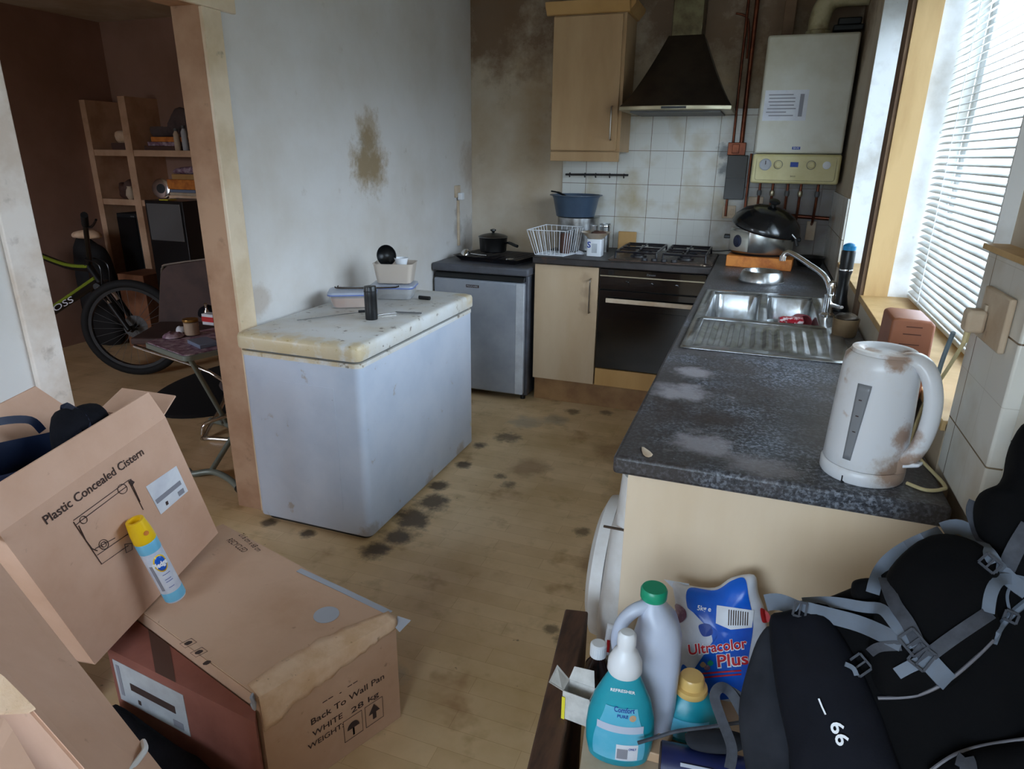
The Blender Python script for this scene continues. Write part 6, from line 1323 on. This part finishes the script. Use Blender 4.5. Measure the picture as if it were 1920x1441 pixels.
# navy tin and grey fabric at the bottom edge
a, b = W(1238, 1428, z=ZC+.035), W(1400, 1462, z=ZC+.035); c = thing('navy_tin', 'navy cylindrical tin lying in front of the short teal bottle', 'tin', a-V((0, 0, .033)))
obj('tin', cyl(a, .033, (b-a).length, b-a, 32), M['navybox'], c); obj('tin_end', cyl(a-(b-a).normalized()*.0015, .031, .0012, b-a, 32), M['ink'], c)
dd = (b-a).normalized(); vv = (CAM-a); vv = (vv-dd*vv.dot(dd)).normalized(); obj('silver_mark', plate([a+dd*.03+vv*.0335, a+dd*.08+vv*.0335, a+dd*.08+vv*.033+UP*.006, a+dd*.03+vv*.033+UP*.006], .0004), M['tape'], c)
a = W(1228, 1400, z=ZC); tag(obj('gold_carton', prism(BM(), [W(1208, 1424, z=ZC+.001), W(1236, 1432, z=ZC+.001), W(1262, 1385, z=ZC+.001), W(1240, 1378, z=ZC+.001)], (0, 0, .02)), M['goldbox'], bevel=.002), 'small pale tan carton between the two teal bottles', 'carton')

# ---- rucksack
RP = V((2.0, -3.47, .80)); RN = V((-.12, -.80, .60)).normalized()
c = thing('rucksack', 'large black hiking rucksack with grey straps standing at the right on the crate', 'rucksack', (2.03, -3.5, ZC))
def rp(P, d=0): return [WP(x, y, RP+RN*d, RN) for x, y in P]
def rpart(name, P, d, tf_, tb_, m, wr=.005, k=4, fl=2.4, parent=None): return obj(name, pillow(rp(P, d), RN, tf_, tb_, k, wr, 13, flat=fl), M[m], parent or c)
packs = []
packs.append(rpart('main_body', [(1470, 1150), (1530, 1128), (1600, 1100), (1650, 1075), (1720, 1040), (1800, 1020), (1900, 1010), (1990, 1030), (2040, 1200), (2040, 1520), (1800, 1540), (1560, 1540), (1500, 1420), (1470, 1280)], 0, .05, .09, 'packblack', .006))
packs.append(rpart('side_pocket', [(1442, 1165), (1470, 1146), (1530, 1140), (1580, 1190), (1625, 1270), (1668, 1380), (1690, 1520), (1500, 1530), (1478, 1400), (1455, 1290)], .035, .035, .04, 'packnavy', .006))
packs.append(rpart('top_lid', [(1650, 1120), (1668, 1065), (1720, 1015), (1775, 1000), (1840, 1022), (1872, 1075), (1866, 1140), (1872, 1180), (1830, 1240), (1780, 1290), (1715, 1305), (1650, 1300), (1628, 1240), (1632, 1170)], .045, .05, .05, 'packblack', .004))
packs.append(rpart('upper_pad', [(1826, 960), (1836, 925), (1870, 908), (1886, 880), (1896, 830), (1925, 790), (1990, 790), (2000, 1000), (1960, 1090), (1900, 1100), (1862, 1050), (1835, 1005)], .02, .045, .04, 'packblack', .003))
packs.append(rpart('front_pocket', [(1740, 1440), (1800, 1405), (1880, 1390), (1990, 1380), (2010, 1540), (1740, 1540)], .045, .04, .03, 'packblack', .003))
packs.append(rpart('lid_hood', [(1596, 1098), (1606, 1086), (1640, 1084), (1648, 1100), (1640, 1130), (1600, 1130)], .02, .02, .02, 'packblack', .002))
packs.append(rpart('hip_belt', [(1385, 1330), (1402, 1250), (1425, 1190), (1450, 1180), (1472, 1300), (1500, 1420), (1500, 1520), (1420, 1520), (1395, 1420)], -.005, .025, .03, 'packgrey', .006))
rb = bvh_of(packs)
def rs(P, w, m='strap', off=.005, k=5, nm='strap', th=.002):
    Q = [cast(rb, p.x, p.y, RP, RN, off) for p in spline([(x, y, 0) for x, y in P], k)]
    for _ in range(2): Q = [Q[0]]+[(Q[i-1]+Q[i]*2+Q[i+1])/4 for i in range(1, len(Q)-1)]+[Q[-1]]
    return obj(nm, ribbon(BM(), Q, w, RN, th), M[m], c)
rs([(1636, 1112), (1646, 1075), (1670, 1045), (1710, 1020), (1762, 998)], .017)
rs([(1766, 994), (1800, 988), (1836, 1018), (1862, 1056)], .021)
rs([(1660, 1085), (1676, 1130), (1704, 1170), (1730, 1225), (1768, 1278)], .017, 'strapd')
rs([(1500, 1140), (1560, 1155), (1620, 1172), (1692, 1206)], .022)
rs([(1505, 1130), (1560, 1128), (1620, 1138), (1655, 1142), (1680, 1172), (1714, 1212)], .015)
rs([(1744, 1226), (1790, 1192), (1856, 1148)], .016, 'strapd')
rs([(1852, 1148), (1858, 1110), (1878, 1084), (1925, 1092)], .014)
rs([(1930, 985), (1905, 1025), (1886, 1066)], .02, 'strapd')
rs([(1436, 1130), (1462, 1128), (1496, 1142)], .024)
rs([(1632, 1222), (1650, 1212), (1690, 1210)], .012, 'strapd')
rs([(1682, 1262), (1704, 1250), (1732, 1238)], .014)
rs([(1735, 1232), (1760, 1260), (1778, 1278)], .024)
rs([(1824, 940), (1818, 962), (1834, 1006), (1860, 1044)], .012, 'strapd')
rs([(1868, 1060), (1895, 1088), (1925, 1110)], .02)
rs([(1806, 1441), (1812, 1420), (1818, 1460)], .018, 'strapd')
def pip(P, r=.0022, m='piping'):
    Q = [cast(rb, p.x, p.y, RP, RN, .003) for p in spline([(x, y, 0) for x, y in P], 6)]
    for _ in range(2): Q = [Q[0]]+[(Q[i-1]+Q[i]*2+Q[i+1])/4 for i in range(1, len(Q)-1)]+[Q[-1]]
    return obj('piping', tube(BM(), Q, r, 6), M[m], c)
pip([(1646, 1308), (1690, 1307), (1730, 1300), (1780, 1274), (1830, 1232), (1862, 1200)]); pip([(1862, 1205), (1875, 1175), (1898, 1150), (1925, 1128)], .0045, 'strap')
pip([(1740, 1448), (1790, 1414), (1850, 1396), (1930, 1384)]); pip([(1894, 1148), (1888, 1115), (1900, 1090)], .002, 'strap')
def buckle(px, py, w, h, ang, nm='buckle'):
    q = cast(rb, px, py, RP, RN, .008); a = (RT*math.cos(ang)-UP*math.sin(ang)); a = (a-RN*a.dot(RN)).normalized(); b = RN.cross(a)
    bm = BM()
    for s in (-1, 1):
        prism(bm, [q+a*x+b*y for x, y in ((-w, s*h-.0015), (w, s*h-.0015), (w, s*h+.0015), (-w, s*h+.0015))], RN*.003); prism(bm, [q+a*x+b*y for x, y in ((s*w-.0015, -h), (s*w+.0015, -h), (s*w+.0015, h), (s*w-.0015, h))], RN*.003)
    prism(bm, [q+a*x+b*y for x, y in ((-.0012, -h), (.0012, -h), (.0012, h), (-.0012, h))], RN*.003)
    return obj(nm, bm, M['strapd'], c)
buckle(1856, 1056, .010, .008, .8); buckle(1712, 1204, .013, .011, .9); buckle(1728, 1232, .010, .013, .7); buckle(1500, 1142, .008, .010, .3); buckle(1612, 1246, .011, .010, .9); buckle(1895, 1156, .007, .006, .5)
rs([(1584, 1244), (1600, 1252), (1606, 1266)], .006); 
def rtext(s, x0, y0, ang, wpx, hpx, off=.004, bold=.02):
    ca, sa = math.cos(ang), math.sin(ang)
    return text(s, M['whiteink'], c, RP, (1, 0, 0), (0, 1, 0), width=wpx, size=hpx, name='printed_number', bold=bold, fn=lambda x, y: cast(rb, x0+x*ca+y*sa, y0+x*sa-y*ca, RP, RN, off))
rtext('66', 1555, 1357, 1.20, 46, 34)
rs([(1535, 1309), (1541, 1324), (1548, 1339)], .0022, 'whiteink', .004)
# loose straps hanging in front of the crate
def free(P, w, m='strapd', nm='loose_strap'):
    return obj(nm, ribbon(BM(), spline([W(x, y, z=z) for x, y, z in P], 6), w, RN, .002), M[m], c)
free([(1368, 1441, .60), (1372, 1400, .62), (1352, 1345, .64), (1340, 1305, .66), (1352, 1288, .67), (1372, 1300, .66), (1398, 1345, .64), (1430, 1395, .63), (1470, 1450, .62)], .016)
free([(1362, 1290, .665), (1392, 1310, .655), (1412, 1350, .645), (1452, 1400, .64), (1500, 1450, .64)], .014)
free([(1420, 1375, .66), (1440, 1410, .65), (1470, 1425, .65), (1480, 1460, .64)], .014, 'strap')
obj('grey_padding', pillow([W(x, y, z=.575) for x, y in ((1288, 1372), (1340, 1366), (1395, 1378), (1402, 1398), (1360, 1412), (1296, 1402))], (0, -.3, 1), .014, .012, 4, .003, 20), M['packgrey'], c)
obj('drawcord', tube(BM(), spline([W(1196, 1392, z=.575), W(1230, 1382, z=.58), W(1270, 1370, z=.60), W(1330, 1362, z=.61), W(1400, 1352, z=.62)], 6), .0032, 6), M['strapd'], c)
